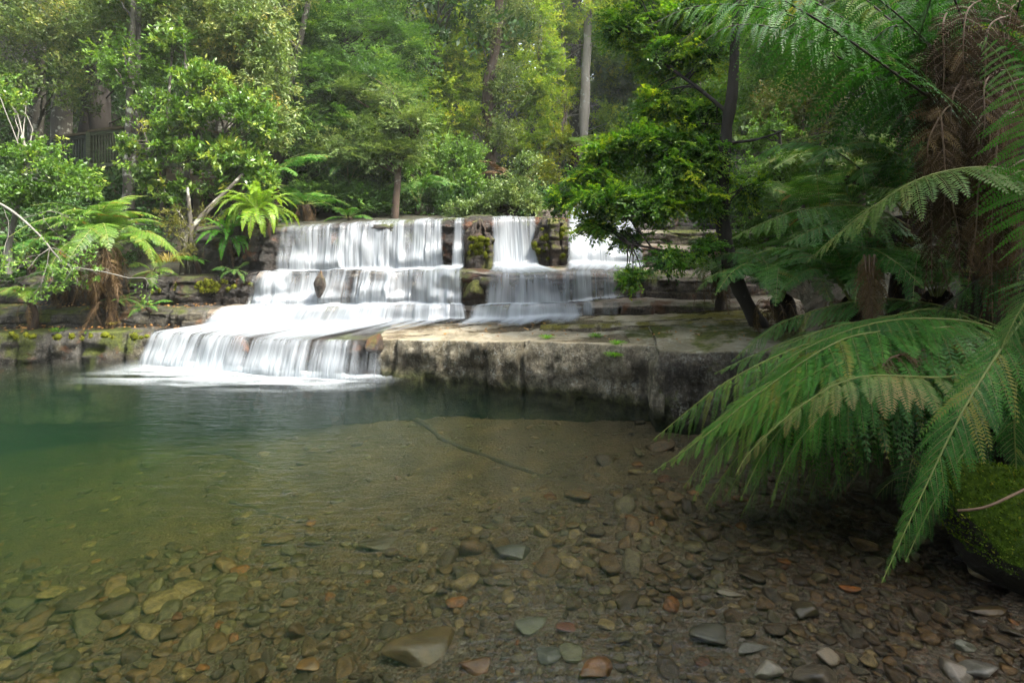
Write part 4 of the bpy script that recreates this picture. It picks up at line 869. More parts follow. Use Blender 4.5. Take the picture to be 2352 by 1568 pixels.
tree('bright_tree', 'tall bright yellow-green tree lit by the sun in the middle of the forest', [[(1035, 500, 15.5, 7), (1030, 300, 15.4, 7), (1020, 100, 15.3, 5), (1010, -80, 15.2, 4)]],
     [B(1035, 40, 62, 60, 15, 110), B(1060, 120, 50, 55, 14.8, 90), B(1010, 200, 60, 60, 14.8, 90), B(1075, 195, 36, 45, 14.8, 50), B(980, 60, 50, 70, 15.2, 70), B(1000, 290, 60, 60, 14.6, 80), B(1070, 270, 40, 45, 14.6, 44), B(1020, -80, 110, 80, 15, 100)], lf_bright, bk_grey, 43, SL=.5, LS=.06, n=60, tip=.4, hollow=.35)
tree('mid_green_tree', 'mid-green bushy tree low behind the lip of the falls', [[(1010, 505, 13, 8), (1000, 430, 13, 7), (1020, 360, 13, 5)]],
     [B(960, 385, 90, 42, 13, 90), B(1050, 365, 70, 50, 13, 90), B(1000, 440, 90, 34, 12.6, 80), B(900, 390, 50, 28, 12.6, 30), B(1080, 430, 50, 40, 12.4, 44)], lf_mid, bk_brown, 44, SL=.4, LS=.055, n=60, hollow=.3)
tree('dark_trunk_tree', 'tall dark-trunked tree with sparse olive leaves in the middle distance', [[(1128, 480, 14.6, 13), (1126, 330, 14.6, 13), (1120, 200, 14.6, 12), (1140, 100, 14.7, 11), (1150, -80, 14.8, 9)]],
     [B(1190, 60, 60, 60, 15, 70), B(1160, 190, 45, 70, 14.2, 40), B(1170, -60, 130, 80, 15, 90), B(1150, 300, 50, 40, 14, 30), B(1120, 60, 30, 60, 14.5, 18)], lf_olive, bk_brown, 45, SL=.5, LS=.075, wd=.16, n=40, limbs=8)
tree('yellow_green_tree', 'rounded yellow-green tree left of the tall pale trunk', [[(1225, 460, 17, 6), (1230, 300, 17, 6), (1240, 120, 17, 5), (1240, -40, 17, 4)]],
     [B(1235, 215, 58, 80, 16.8, 110), B(1260, 130, 38, 60, 17, 60), B(1262, 300, 40, 50, 16.6, 50), B(1205, 330, 50, 55, 16.4, 60), B(1235, 40, 55, 70, 17.2, 80), B(1230, -70, 110, 70, 17.5, 90)], lf_bright, bk_grey, 46, SL=.5, LS=.065, n=56, hollow=.3, tip=.3)
tree('yellowing_bush', 'yellow and orange leaved bush at the foot of the tall pale trunk', [[(1280, 470, 15, 3), (1285, 380, 15, 3), (1290, 300, 15, 2)]],
     [B(1290, 330, 38, 50, 15, 46), B(1250, 395, 40, 45, 14.6, 46), B(1300, 240, 18, 40, 15.4, 10)], lf_yell, bk_brown, 47, SL=.4, LS=.055, n=44, cat='bush', hollow=.2)
tree('broadleaf_shrub', 'pale green broad-leaved shrub right on the lip of the falls', [[(1180, 495, 10.8, 4), (1190, 430, 10.8, 3), (1200, 370, 10.8, 2)]],
     [B(1180, 440, 62, 48, 10.8, 110), B(1205, 385, 34, 40, 10.9, 40), B(1125, 465, 45, 28, 10.7, 50), B(1060, 480, 50, 20, 10.7, 40), B(1225, 470, 28, 26, 10.6, 30)], lf_pale, bk_dark, 48, SL=.26, LS=.05, wd=.22, n=34, cat='shrub', hollow=.2)
tree('tall_pale_trunk', 'tall bare pale trunk standing straight in the bright gap of the forest', [[(1341, 345, 20, 11), (1342, 250, 20, 11), (1348, 120, 20, 10), (1351, 40, 20, 9.5), (1353, -90, 20, 9), (1356, -300, 20, 8)]],
     [B(1340, -330, 140, 90, 20, 60), B(1380, 10, 50, 30, 19.5, 14)], lf_bright, bk_pale, 49, SL=.8, LS=.12, n=40, cat='tree')
tree('far_tree', 'dark green tree right of the tall pale trunk, far back', [[(1440, 380, 24, 5), (1445, 100, 24, 5), (1440, -60, 24, 4)]],
     [B(1430, 200, 80, 110, 24, 150), B(1420, 300, 80, 60, 23, 80), B(1480, 70, 80, 80, 24, 90), B(1500, 250, 80, 90, 23, 80)], lf_mid, bk_grey, 50, SL=.7, LS=.10, n=50, hollow=.2)
tree('far_tree', 'hazy olive tree left of the tall pale trunk, far back', [[(1290, 380, 27, 5), (1285, 100, 27, 5), (1275, -60, 27, 4)]],
     [B(1300, 160, 40, 110, 26, 80), B(1310, 270, 45, 60, 25, 60), B(1290, 20, 40, 50, 27, 30), B(1390, 60, 40, 60, 27, 40)], lf_far, bk_pale, 51, SL=.7, LS=.11, n=44, hollow=.2)

tree('far_tree', 'pale yellow-green tree glowing in the haze at the top centre', [[(1300, 400, 21, 5), (1295, 150, 21, 5), (1290, -60, 21, 4)]],
     [B(1150, 20, 60, 60, 19, 50), B(1290, 60, 60, 60, 21, 70), B(1300, 190, 36, 60, 21, 44), B(1120, 150, 40, 60, 18, 30), B(1390, 130, 40, 80, 22, 50), B(1330, -80, 120, 60, 21, 70), B(1390, 280, 40, 60, 21, 36), B(1195, 140, 40, 50, 19, 40), B(1200, 220, 40, 60, 19, 40), B(1080, 60, 40, 60, 19, 34)], lf_bright, bk_pale, 56, SL=.6, LS=.08, n=50, hollow=.2)
tree('tree', 'mid-green tree behind the beech crown', [[(1600, 480, 13, 7), (1605, 250, 13, 6), (1600, -20, 13, 5)]],
     [B(1560, 130, 80, 80, 13, 60), B(1650, 230, 80, 90, 12.5, 70), B(1600, 340, 90, 70, 12, 60), B(1500, 270, 70, 80, 13.5, 50), B(1760, 180, 90, 80, 12.5, 60), B(1450, 400, 60, 60, 13, 40), B(1620, 30, 120, 80, 13, 70), B(1730, 470, 80, 50, 11.5, 40)], lf_mid, bk_brown, 57, SL=.45, LS=.06, n=50, hollow=.2)
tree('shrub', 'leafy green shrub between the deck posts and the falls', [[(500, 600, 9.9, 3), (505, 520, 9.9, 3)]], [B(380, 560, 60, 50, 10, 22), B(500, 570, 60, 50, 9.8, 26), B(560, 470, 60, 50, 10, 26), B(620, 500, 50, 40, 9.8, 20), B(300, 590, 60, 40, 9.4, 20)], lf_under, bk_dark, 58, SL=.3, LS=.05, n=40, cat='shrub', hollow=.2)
# ---------------------------------------------------------------- beech on the right
root = tree('beech_tree', 'dark curved beech trunk right of the falls with drooping yellow-tipped foliage', [[(1750, 760, 6.25, 22), (1712, 690, 6.25, 18), (1680, 610, 6.25, 16), (1660, 520, 6.3, 15), (1660, 420, 6.3, 14.5), (1668, 300, 6.3, 13), (1683, 200, 6.3, 12), (1690, 60, 6.3, 10), (1694, -80, 6.3, 9)],
     [(1658, 470, 6.3, 7), (1600, 440, 6.5, 5), (1500, 450, 6.6, 3.5), (1400, 470, 6.6, 2)], [(1662, 400, 6.3, 6), (1600, 370, 6.4, 4), (1480, 350, 6.6, 3), (1380, 370, 6.8, 2)], [(1660, 560, 6.3, 6), (1600, 590, 6.2, 3.5), (1500, 570, 6.2, 3), (1440, 560, 6.2, 2)], [(1672, 260, 6.3, 6), (1600, 200, 6.5, 4), (1500, 130, 6.8, 3)], [(1665, 330, 6.3, 4), (1740, 320, 6.2, 3), (1800, 300, 6.2, 2)]],
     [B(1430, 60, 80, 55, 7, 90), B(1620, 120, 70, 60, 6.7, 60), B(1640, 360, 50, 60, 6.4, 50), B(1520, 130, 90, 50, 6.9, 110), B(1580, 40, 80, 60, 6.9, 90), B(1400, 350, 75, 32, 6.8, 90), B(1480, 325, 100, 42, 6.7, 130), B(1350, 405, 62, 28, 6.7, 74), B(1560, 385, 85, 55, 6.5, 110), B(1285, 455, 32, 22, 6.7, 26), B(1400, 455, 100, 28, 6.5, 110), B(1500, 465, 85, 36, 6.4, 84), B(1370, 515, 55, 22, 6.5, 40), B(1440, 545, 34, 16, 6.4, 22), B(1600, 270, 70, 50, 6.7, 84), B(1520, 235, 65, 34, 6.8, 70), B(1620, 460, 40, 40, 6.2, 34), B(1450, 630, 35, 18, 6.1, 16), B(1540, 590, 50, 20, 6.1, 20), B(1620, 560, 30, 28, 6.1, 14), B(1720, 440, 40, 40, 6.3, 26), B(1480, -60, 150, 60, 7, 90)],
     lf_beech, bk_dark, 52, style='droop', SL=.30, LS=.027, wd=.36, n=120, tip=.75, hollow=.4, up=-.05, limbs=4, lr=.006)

# ---------------------------------------------------------------- right bank background greenery
tree('shrub', 'green leafy shrub right of the beech trunk, above the upper ledges', [[(1800, 600, 9, 4), (1800, 450, 9, 3), (1790, 300, 9, 3)]], [B(1780, 400, 90, 60, 9, 90), B(1770, 520, 70, 50, 8.8, 60), B(1860, 500, 80, 60, 8.6, 60), B(1760, 310, 60, 50, 9.2, 50), B(1560, 600, 60, 30, 9.2, 26), B(1700, 560, 60, 40, 8.6, 40)], lf_mid, bk_dark, 53, SL=.34, LS=.045, n=50, cat='shrub', hollow=.2)
tree('shrub', 'olive shrub with withered brown twigs behind the beech, upper right', [[(1830, 420, 10, 4), (1840, 330, 10, 3), (1850, 220, 10, 3)]], [B(1800, 240, 70, 50, 10.2, 60), B(1880, 220, 70, 60, 10.2, 60), B(1850, 330, 80, 50, 10, 50), B(1950, 300, 60, 60, 10, 40)], leaf_mat('withered_leaves', [(.03, .05, .015), (.08, .12, .035), (.15, .16, .06), (.2, .13, .07)], .6, .3), bk_brown, 54, SL=.4, LS=.05, n=40, cat='shrub')
tree('tree', 'green understorey tree filling the top right behind the overhead fern fronds', [[(1900, 420, 11, 8), (1910, 200, 11, 7), (1930, -40, 11, 6)]], [B(1800, 90, 120, 70, 11, 110), B(1950, 80, 120, 80, 10.5, 110), B(2100, 120, 110, 90, 10, 90), B(2050, 260, 120, 70, 9.5, 80), B(2200, 300, 120, 120, 9, 60), B(1900, -60, 260, 90, 11, 120)], lf_myrtle, bk_dark, 55, SL=.45, LS=.06, n=44)
# undergrowth masses nobody could count
rs = np.random.RandomState(77); g = Geo(); bl = []
for k in range(330):
    x = rs.uniform(-16, 12); y = rs.uniform(9.6, 19)
    if -3 < x < 3.5 and y < 11.5: continue
    if x < -3 and y < 12.6: continue
    z = tz(x, y); bl.append(((x, y, z+.25), (.8, .7, .5), 16))
for k in range(170):
    x = rs.uniform(-15, -7.2); y = rs.uniform(4.5, 13)
    if tz(x, y) < .5: continue
    bl.append(((x, y, tz(x, y)+.35), (.8, .7, .7), 16))
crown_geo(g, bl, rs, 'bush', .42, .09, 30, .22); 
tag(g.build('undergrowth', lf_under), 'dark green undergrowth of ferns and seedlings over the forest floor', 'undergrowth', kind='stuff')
g = Geo(); bl = []
for k in range(520):
    y = rs.uniform(20, 38); x = rs.uniform(-1.15, 1.15)*y; 
    if abs(x/y-.11) < .07 and y < 26: continue
    z = tz(x, y)+rs.uniform(0, 13); bl.append(((x, y, z), (2.2, 2, 1.9), 24))
crown_geo(g, bl, rs, 'bush', 1.3, .30, 34, .25)
tag(g.build('forest', lf_far), 'far wooded hillside closing off the valley', 'forest', kind='stuff')
# tall forest standing behind the nearer trees and around the pool
def tall_proto(seed, mat, H, R_, nb=9):
    rs = np.random.RandomState(seed); g = Geo(); bl = []
    for k in range(nb): a = rs.rand()*6.28; q = rs.rand()*R_*.6; bl.append(((math.cos(a)*q, math.sin(a)*q, H*(.42+.55*rs.rand())), (R_*.5, R_*.5, R_*.42), 36))
    ends = crown_geo(g, bl, rs, 'bush', .9, .17, 34, .22); cm = g.mesh('crown', [mat]); g = Geo()
    t = np.linspace(0, 1, 14)[:, None]; p = np.array([0, 0, -.6])+np.array([.25*rs.normal(), .25*rs.normal(), H+.2])*t+.12*np.sin(t*5)*np.array([1, .6, 0]); g.tube(p, .20*(1-.75*t[:, 0]), 10, noise=.3)
    for (pp, rr), b in zip(ends, bl):
        for j in range(4): limb(g, p[min(13, int(13*b[0][2]/H*.85))], pp[j], .045, .012, rs)
    return cm, g.mesh('trunk', [bk_grey])
protos = [tall_proto(60, lf_mid, 11, 3.2), tall_proto(61, lf_myrtle, 13, 3.0), tall_proto(62, lf_olive, 12, 3.4), tall_proto(63, lf_under, 9, 2.8)]
def tall(x, y, k, label, s=1.0, group=None):
    r = empty('forest_tree', (x, y, tz(x, y)-.1), label, 'tree', group); a = hsh(x*3.1, y)*6.28
    for nm, me in zip(('crown', 'trunk'), protos[k]):
        o = bpy.data.objects.new(nm, me); COL.objects.link(o); o.parent = r
    r.rotation_euler = (0, 0, float(a)); r.scale = (s, s, s)
names = ['mid green', 'dark feathery', 'olive', 'shadowy dark']
TL = [(-13.5, 15.5, 3), (-11, 16.5, 1), (-8.6, 16.8, 2), (-6.4, 15.6, 3), (-5, 18, 1), (-3.2, 17.5, 0), (-1.6, 20.5, 1), (-6.8, 20, 0), (-10, 21, 0), (-14.5, 20.5, 1), (-18, 18, 2), (-4, 22.5, 2), (7.2, 20.5, 0), (9.5, 17, 1), (8.2, 14.5, 3), (11, 14, 0), (6.8, 24, 1), (12.5, 20, 2), (16, 17, 1), (-2.2, 15.2, 3), (-18, 25, 0), (20, 24, 0), (14, 26, 1)]
for i, (x, y, k) in enumerate(TL):
    tall(x, y, k, names[k]+' forest tree standing among its like behind the nearer trees', 1.0+.25*float(hsh(i, 3)), 'forest trees behind the nearer trees, '+names[k])
def gum_proto(seed, mat):
    rs = np.random.RandomState(seed); g = Geo(); bl = []; H = 20
    for k in range(15): a = rs.rand()*6.28; q = rs.rand()*3.2; bl.append(((math.cos(a)*q, math.sin(a)*q, H*(.60+.4*rs.rand())), (2.2, 2.2, 1.7), 34))
    ends = crown_geo(g, bl, rs, 'bush', 1.0, .2, 34, .22); cm = g.mesh('crown', [mat]); g = Geo(); t = np.linspace(0, 1, 18)[:, None]
    p = np.array([0, 0, -.6])+np.array([.3, .2, H*.97])*t+.15*np.sin(t*5); g.tube(p, .24*(1-.7*t[:, 0]), 10, noise=.3)
    for (pp, rr), b in zip(ends, bl): limb(g, p[min(17, int(17*b[0][2]/H*.9))], pp[0], .06, .015, rs)
    return cm, g.mesh('trunk', [bk_grey])
protos += [gum_proto(64, lf_mid), gum_proto(65, lf_olive)]; names += ['very tall green', 'very tall olive']
for i, (x, y) in enumerate([(-11, 13.8), (-7.2, 14.2), (-4.4, 15.5), (12, 12), (-13.5, 9.5), (2.6, 24)]):  # added trees: crowns above the frame keep the sky's reflection off the pool
    tall(x, y, 4+i % 2, names[4+i % 2]+' tree added so its high crown keeps sky reflection off the pool', .95+.1*float(hsh(i, 8)), 'very tall trees added over the gorge')
# trees over and beside the camera, outside the frame, added to shade the right bank and mirror in the pool
for i, (x, y, k, s) in enumerate([(8.2, 4.2, 0, .8), (5.9, 5.4, 3, .9), (1.0, -2.6, 3, 1.1), (-6.2, -1.2, 0, 1), (5.6, -1.0, 1, .9), (6.6, 1.2, 3, .8), (5.4, 1.9, 0, .75), (3.6, -1.4, 1, .9), (-3, -3, 0, 1), (9.5, 8.5, 3, 1), (8.5, -2, 1, .9), (4.5, -4.5, 0, .9), (-12, 8.5, 1, .8), (-14, 4, 0, .9), (-11, -1.5, 2, .9), (-5, -7, 1, .9), (0, -8.5, 3, 1.), (12, 3, 0, 1.1)]):
    tall(x, y, k, names[k]+' tree added to shade the pool from its '+('right' if x > 0 else 'left')+' bank', s, 'shade trees added round the pool')
# ================================================================= left bank ferns
tree_fern('large tree fern on the left bank ledge, arching green fronds over a shaggy brown trunk', P(236, 570, 7.7), P(248, 752, 7.75), .07, 30, .95, 101, m_fl, kind='arch', dead=14, pitch=(-.6, 1.05), shag=84, deadlen=.7)
tree_fern('small bright fern at the left edge of the waterline ledge', P(68, 695, 7.6), P(62, 745, 7.65), .05, 12, .42, 102, m_fl, kind='arch', dead=4, cat='fern', name='fern', pitch=(0, .6), deadlen=.3)
tree_fern('tiny fern at the foot of the shaggy tree fern trunk', P(272, 690, 7.9), P(270, 712, 7.95), .03, 8, .24, 103, m_fl, kind='flat', cat='fern', name='fern')
tree_fern('bright yellow-green sword fern clump hanging beside the left end of the falls', P(592, 480, 8.6), P(592, 530, 8.8), .07, 64, .62, 104, m_fs, kind='sword', dead=7, cat='fern', name='sword_fern', pitch=(-1.3, .3), deadlen=.55)
tree_fern('smaller sword fern below and left of the yellow-green clump', P(530, 545, 8.7), P(528, 600, 8.8), .05, 30, .5, 105, m_fy, kind='sword', dead=8, cat='fern', name='sword_fern', pitch=(-1.2, .3), deadlen=.45)
tree_fern('tree fern with long flat fronds above the sword fern clump', P(625, 405, 10), P(620, 500, 10), .09, 12, 1.0, 106, m_fg, kind='flat')
tree_fern('shaded tree fern behind the left end of the lip, brown fronds below', P(700, 470, 10.6), P(700, 520, 10.6), .09, 12, .8, 107, m_fg, kind='flat', dead=6, deadlen=.5)
tree_fern('dark tree fern beneath the feathery green tree', P(800, 425, 12), P(800, 510, 12), .12, 14, 1.15, 108, m_fg, kind='arch', dead=4)
tree_fern('low fern at the foot of the brown trunk behind the lip', P(800, 500, 10.8), P(800, 512, 10.8), .05, 9, .5, 109, m_fg, kind='flat', cat='fern', name='fern')
tree_fern('blue-green tree fern in the dark hollow behind the lip', P(960, 465, 12), P(960, 510, 12), .1, 12, 1.0, 110, m_fb, kind='arch')
tree_fern('yellow-green tree fern with tan dead fronds at the foot of the tall pale trunk', P(1318, 335, 15.5), P(1305, 400, 15.5), .12, 12, 1.2, 111, m_fs, kind='flat', dead=8, deadlen=.7)
tree_fern('tree fern with one brown frond in the shrubs above the falls', P(1165, 405, 11.6), P(1165, 500, 11.6), .08, 5, .7, 112, m_dead, m_rb, kind='flat')
tree_fern('fern tuft between the mossy shrub and the dripping wall', P(445, 600, 8.6), P(445, 620, 8.65), .04, 8, .3, 113, m_fy, kind='flat', cat='fern', name='fern')
tree_fern('fern in deep shade left of the big tree fern', P(60, 590, 8.7), P(60, 640, 8.7), .06, 9, .6, 114, m_fg, kind='arch', cat='fern', name='fern')
tree_fern('small fern growing from the second rock step right of the shaggy trunk', P(335, 705, 7.85), P(335, 718, 7.9), .03, 9, .32, 115, m_fg, kind='flat', cat='fern', name='fern', pitch=(-.5, .6))
tree_fern('low fern on top of the dripping wall beside the dry grass tuft', P(350, 622, 8.5), P(350, 640, 8.55), .04, 11, .45, 116, m_fl, kind='flat', cat='fern', name='fern', pitch=(-.7, .6), dead=5, deadlen=.4)
tree_fern('fern drooping over the rock steps between the small bright fern and the shaggy trunk', P(150, 655, 8.2), P(150, 690, 8.3), .05, 13, .5, 117, m_fg, kind='arch', cat='fern', name='fern', pitch=(-.6, .5), dead=5, deadlen=.4)
tree_fern('dark fern against the dripping wall, nearest to the left edge of the cascade', P(540, 620, 8.4), P(540, 640, 8.45), .03, 8, .3, 118, m_fg, kind='flat', cat='fern', name='fern', pitch=(-.8, .4))
# dry grass tufts and small plants on the ledges
m_straw = leaf_mat('straw', [(.10, .09, .03), (.2, .17, .06), (.3, .24, .1)], .7, .3); m_grass = leaf_mat('grass', [(.04, .12, .01), (.10, .28, .015), (.18, .36, .03)], .5, .4)
def tuft(c, n, L, mat, label, seed, spread=.06, dr=.5, wd=.006):
    rs = np.random.RandomState(seed); g = Geo(); c = np.array(c); g0 = []
    for k in range(n):
        a = rs.rand()*6.28; b = c+np.array([math.cos(a), math.sin(a), 0])*spread*rs.rand(); l = L*(.6+.6*rs.rand()); t = np.linspace(0, 1, 6)[:, None]
        d = np.array([math.cos(a), math.sin(a), 0]); p = b+d*l*t*.6+np.array([0, 0, 1])*l*(t*.9-dr*1.6*t*t); s = np.array([-d[1], d[0], 0])*wd*(1-t)
        V = np.concatenate([p+s, p-s]); i = np.arange(5); g.add(V, np.stack([i, i+1, i+7, i+6], 1), 0, rs.rand())
    return tag(g.build('grass_tuft', mat, origin=tuple(c)), label, 'grass tuft')
tuft(P(390, 600, 8.6), 70, .5, m_straw, 'long dry grass tuft below the mossy shrub on the left bank', 1, .2)
tuft(P(260, 745, 7.7), 26, .16, m_straw, 'short straw tuft at the foot of the shaggy trunk', 2)
tuft(P(205, 712, 7.8), 22, .16, m_straw, 'little straw tuft hanging over the second rock step', 3, .06, .8)
tuft(P(135, 760, 7.6), 40, .14, m_grass, 'green weed tuft on the waterline ledge', 4, .1)
tuft(P(200, 765, 7.6), 30, .12, m_grass, 'smaller green weed tuft right of the other on the waterline ledge', 5, .1)
for k, (px, py, Y, lab) in enumerate([(1368, 778, 6.35, 'bright grass tuft in the middle of the pale ledge'), (1256, 786, 6.45, 'small flat patch of bright grass near the edge of the pale ledge'), (1420, 795, 5.95, 'bright grass hanging over the edge of the pale ledge'), (1410, 815, 5.85, 'bright grass growing down the face of the pale ledge')]):
    x = PX(px, Y); tuft((x, Y, (ft(LA, x)+.01) if k < 3 else 2-(py-480)*Y/F), 160, .06+.02*(k == 3), m_grass, lab, 10+k, .09, .5, .004)

# ================================================================= wooden deck
m_wood = simple_mat('weathered_green_timber', (.035, .045, .022), (.09, .10, .05), 5, .85, .3, (1, 1, 6)); m_woodb = simple_mat('brown_timber', (.06, .043, .022), (.13, .10, .055), 5, .85, .3); m_dkr = simple_mat('dark_railing', (.02, .028, .022), (.05, .06, .045), 5, .8)
root = empty('viewing_deck', P(330, 395, 11.5), 'wooden viewing deck on tall posts half hidden by leaves on the left bank', 'deck')
def part(nm, fn, mat): g = Geo(); fn(g); return g.build(nm, mat, root)
def rail(a, b, za, zb, mt, nb, h=.0):
    a3 = np.array(P(*a)); b3 = np.array(P(*b)); A2 = a3-[0, 0, za]; B2 = b3-[0, 0, zb]
    part('handrail', lambda g: g.beam(a3, b3, .12, .045), m_woodb); part('rail', lambda g: g.beam(A2+[0, 0, .08], B2+[0, 0, .08], .05, .07), mt); part('rail', lambda g: g.beam(a3-[0, 0, .06], b3-[0, 0, .06], .05, .06), mt)
    for k in range(nb):
        t = (k+.5)/nb; u = a3+(b3-a3)*t; d = A2+(B2-A2)*t; part('baluster', lambda g: g.beam(d+[0, 0, .03], u-[0, 0, .05], .028, .028), mt)
    for q, w_ in ((a3, A2), (b3, B2)): part('post', lambda g: g.beam(w_-[0, 0, .1], q, .09, .09), mt)
rail((128, 316, 11.9), (204, 306, 11.6), .72, .78, m_dkr, 12); rail((206, 302, 11.5), (318, 289, 11.3), .78, .80, m_wood, 17)
rail((318, 289, 11.3), (452, 293, 11.1), .82, .84, m_wood, 18); rail((452, 293, 11.1), (560, 320, 11.0), .84, .82, m_wood, 14)
part('deck_board', lambda g: [g.beam(P(130+k*4, 396, 12.9-.0*k), P(560, 404, 12.9), .05, .04) for k in range(1)], m_woodb)
A4 = [P(128, 392, 12), P(560, 412, 11), P(560, 412, 11)+np.array([0, 3, 0]), P(128, 392, 12)+np.array([0, 3, 0])]
g = Geo(); V = np.array(A4+[q-np.array([0, 0, .06]) for q in A4]); g.add(V, [[0, 1, 2, 3], [7, 6, 5, 4], [0, 4, 5, 1], [1, 5, 6, 2], [2, 6, 7, 3], [3, 7, 4, 0]]); g.build('deck_floor', m_woodb, root)
part('joist', lambda g: g.beam(P(128, 405, 11.98), P(340, 408, 11.45), .08, .16), simple_mat('mossy_joist', (.05, .08, .02), (.12, .18, .04), 8)); part('joist', lambda g: g.beam(P(335, 405, 11.4), P(560, 428, 11.0), .08, .2), m_woodb)
for px, Y in ((265, 11.6), (333, 11.3), (455, 11.0), (205, 11.8), (545, 11.0)): part('support_post', lambda g: g.beam(P(px, 410, Y+.1), P(px, 640, Y+.1), .13, .13), m_woodb)
for a, b in (((333, 405, 11.2), (378, 470, 11.1)), ((455, 420, 10.9), (395, 480, 10.95)), ((455, 420, 10.9), (510, 465, 10.9)), ((430, 560, 10.9), (470, 640, 10.9))): part('brace', lambda g: g.beam(P(*a), P(*b), .05, .13), m_woodb)
for k in range(3): part('bench_plank', lambda g: g.beam(P(328, 356+k*13, 11.9), P(392, 368+k*13, 11.7), .03, .09), m_woodb)

# ================================================================= right bank: tree ferns in front
def fr_obj(root, pts, L, seed, mat=m_fg, stem=m_rg, name='frond', **kw):
    rs = np.random.RandomState(seed); g = Geo(); frond_geo(g, [P(*p) for p in pts], L, rs=rs, **kw); return g.build(name, [mat, stem], root)
# low fern whose fronds sweep over the pool
c0 = P(2350, 800, 3.7)
root = empty('tree_fern', (c0[0], c0[1], tz(c0[0], c0[1])), 'low tree fern on the right bank sweeping its long fronds down to the pool', 'tree fern')
g = Geo(); g.tube(np.array([[c0[0]+.05, c0[1]+.05, .2], c0+[.05, 0, -.3], c0]), [.2, .17, .12], 14, noise=.5); g.build('trunk', m_tf, root)
K = dict(n=31, m=20, rach=.008, wpin=.85, sweep=(.3, 1.0))
fr_obj(root, [(2340, 780, 3.9), (2180, 735, 4.1), (2000, 735, 4.3), (1820, 780, 4.5), (1640, 858, 4.6)], 0.36, 1, m_fb, **K, droop=0.33, rnd=.5)
fr_obj(root, [(2340, 770, 3.9), (2150, 700, 4.5), (1980, 690, 4.8), (1800, 740, 5.0), (1680, 830, 5.0)], 0.36, 11, m_fb, **K, droop=0.30, rnd=.45)
fr_obj(root, [(2340, 770, 3.8), (2200, 735, 3.7), (2020, 740, 3.7), (1850, 800, 3.75), (1740, 880, 3.8)], 0.30, 2, m_fg, **K, droop=0.30)
fr_obj(root, [(2345, 790, 3.7), (2150, 765, 3.6), (1950, 775, 3.6), (1760, 890, 3.65), (1620, 1000, 3.7), (1498, 1085, 3.75)], .34, 3, m_fg, **K, droop=.28, rnd=.6)
fr_obj(root, [(2345, 800, 3.7), (2150, 810, 3.55), (1950, 820, 3.5), (1760, 930, 3.55), (1650, 1040, 3.6), (1592, 1150, 3.6)], .34, 4, m_fg, **K, droop=.4, rnd=.55)
fr_obj(root, [(2345, 810, 3.7), (2150, 850, 3.45), (1980, 850, 3.4), (1850, 930, 3.45), (1760, 1030, 3.5), (1700, 1150, 3.5)], 0.32, 5, m_fg, **K, droop=0.54, rnd=.4)
fr_obj(root, [(2345, 820, 3.7), (2200, 860, 3.5), (2020, 870, 3.3), (1880, 960, 3.3), (1800, 1070, 3.35), (1770, 1165, 3.4)], 0.30, 6, m_fg, **K, droop=0.60)
o = fr_obj(root, [(2345, 830, 3.6), (2180, 865, 3.3), (1980, 865, 3.2), (1850, 925, 3.2), (1730, 1030, 3.2), (1690, 1090, 3.2)], 0.22, 7, m_fp, **K, droop=0.66, rnd=.75, miss=.35, brown=.4); tag(o, 'yellow-stalked frond with withered brown pinnae')
fr_obj(root, [(2345, 800, 3.8), (2200, 900, 3.9), (2080, 960, 4.0), (1960, 1050, 4.0), (1900, 1160, 4.0)], 0.29, 8, m_fg, **K, droop=0.48, rnd=.2)
fr_obj(root, [(2345, 830, 3.8), (2260, 960, 3.9), (2160, 1040, 4.0), (2040, 1110, 4.0), (2000, 1170, 4.0)], 0.29, 9, m_fg, **K, droop=0.42, rnd=.15)
o = fr_obj(root, [(2150, 800, 3.5), (2050, 820, 3.4), (2020, 860, 3.35), (2010, 930, 3.35)], 0.12, 12, m_dead, m_rb, n=22, m=12, droop=0.72, jit=.3, name='dead_frond')
for k, (mx, my, tx, ty, dY, mt, rn) in enumerate([(2080, 760, 1700, 900, .2, m_fb, .4), (1980, 790, 1560, 1040, .1, m_fg, .55), (2000, 800, 1640, 1120, -.05, m_fg, .45), (1960, 850, 1660, 1150, .2, m_fg, .3), (2060, 830, 1840, 1130, .1, m_fg, .35), (2080, 720, 1790, 800, .5, m_fb, .5), (2120, 760, 1870, 880, -.1, m_fg, .5), (2150, 860, 1930, 1080, .1, m_fg, .2), (1900, 830, 1540, 1070, .25, m_fg, .5), (1930, 840, 1620, 1165, .0, m_fg, .5), (1960, 870, 1700, 1190, .05, m_fg, .35), (2000, 880, 1780, 1190, .15, m_fg, .45), (1850, 860, 1570, 1120, .1, m_fb, .55), (2040, 870, 1850, 1170, .25, m_fg, .25), (1900, 780, 1500, 1010, .3, m_fg, .6)]):
    fr_obj(root, [(2345, 795, 3.75), (mx+90, my-8, 3.7+dY), (mx-40, my+8, 3.65+dY), ((mx+tx)/2-30, my+(ty-my)*.42, 3.65+dY), (tx, ty, 3.7+dY)], .36, 300+k, mt, **K, droop=.95, rnd=rn)
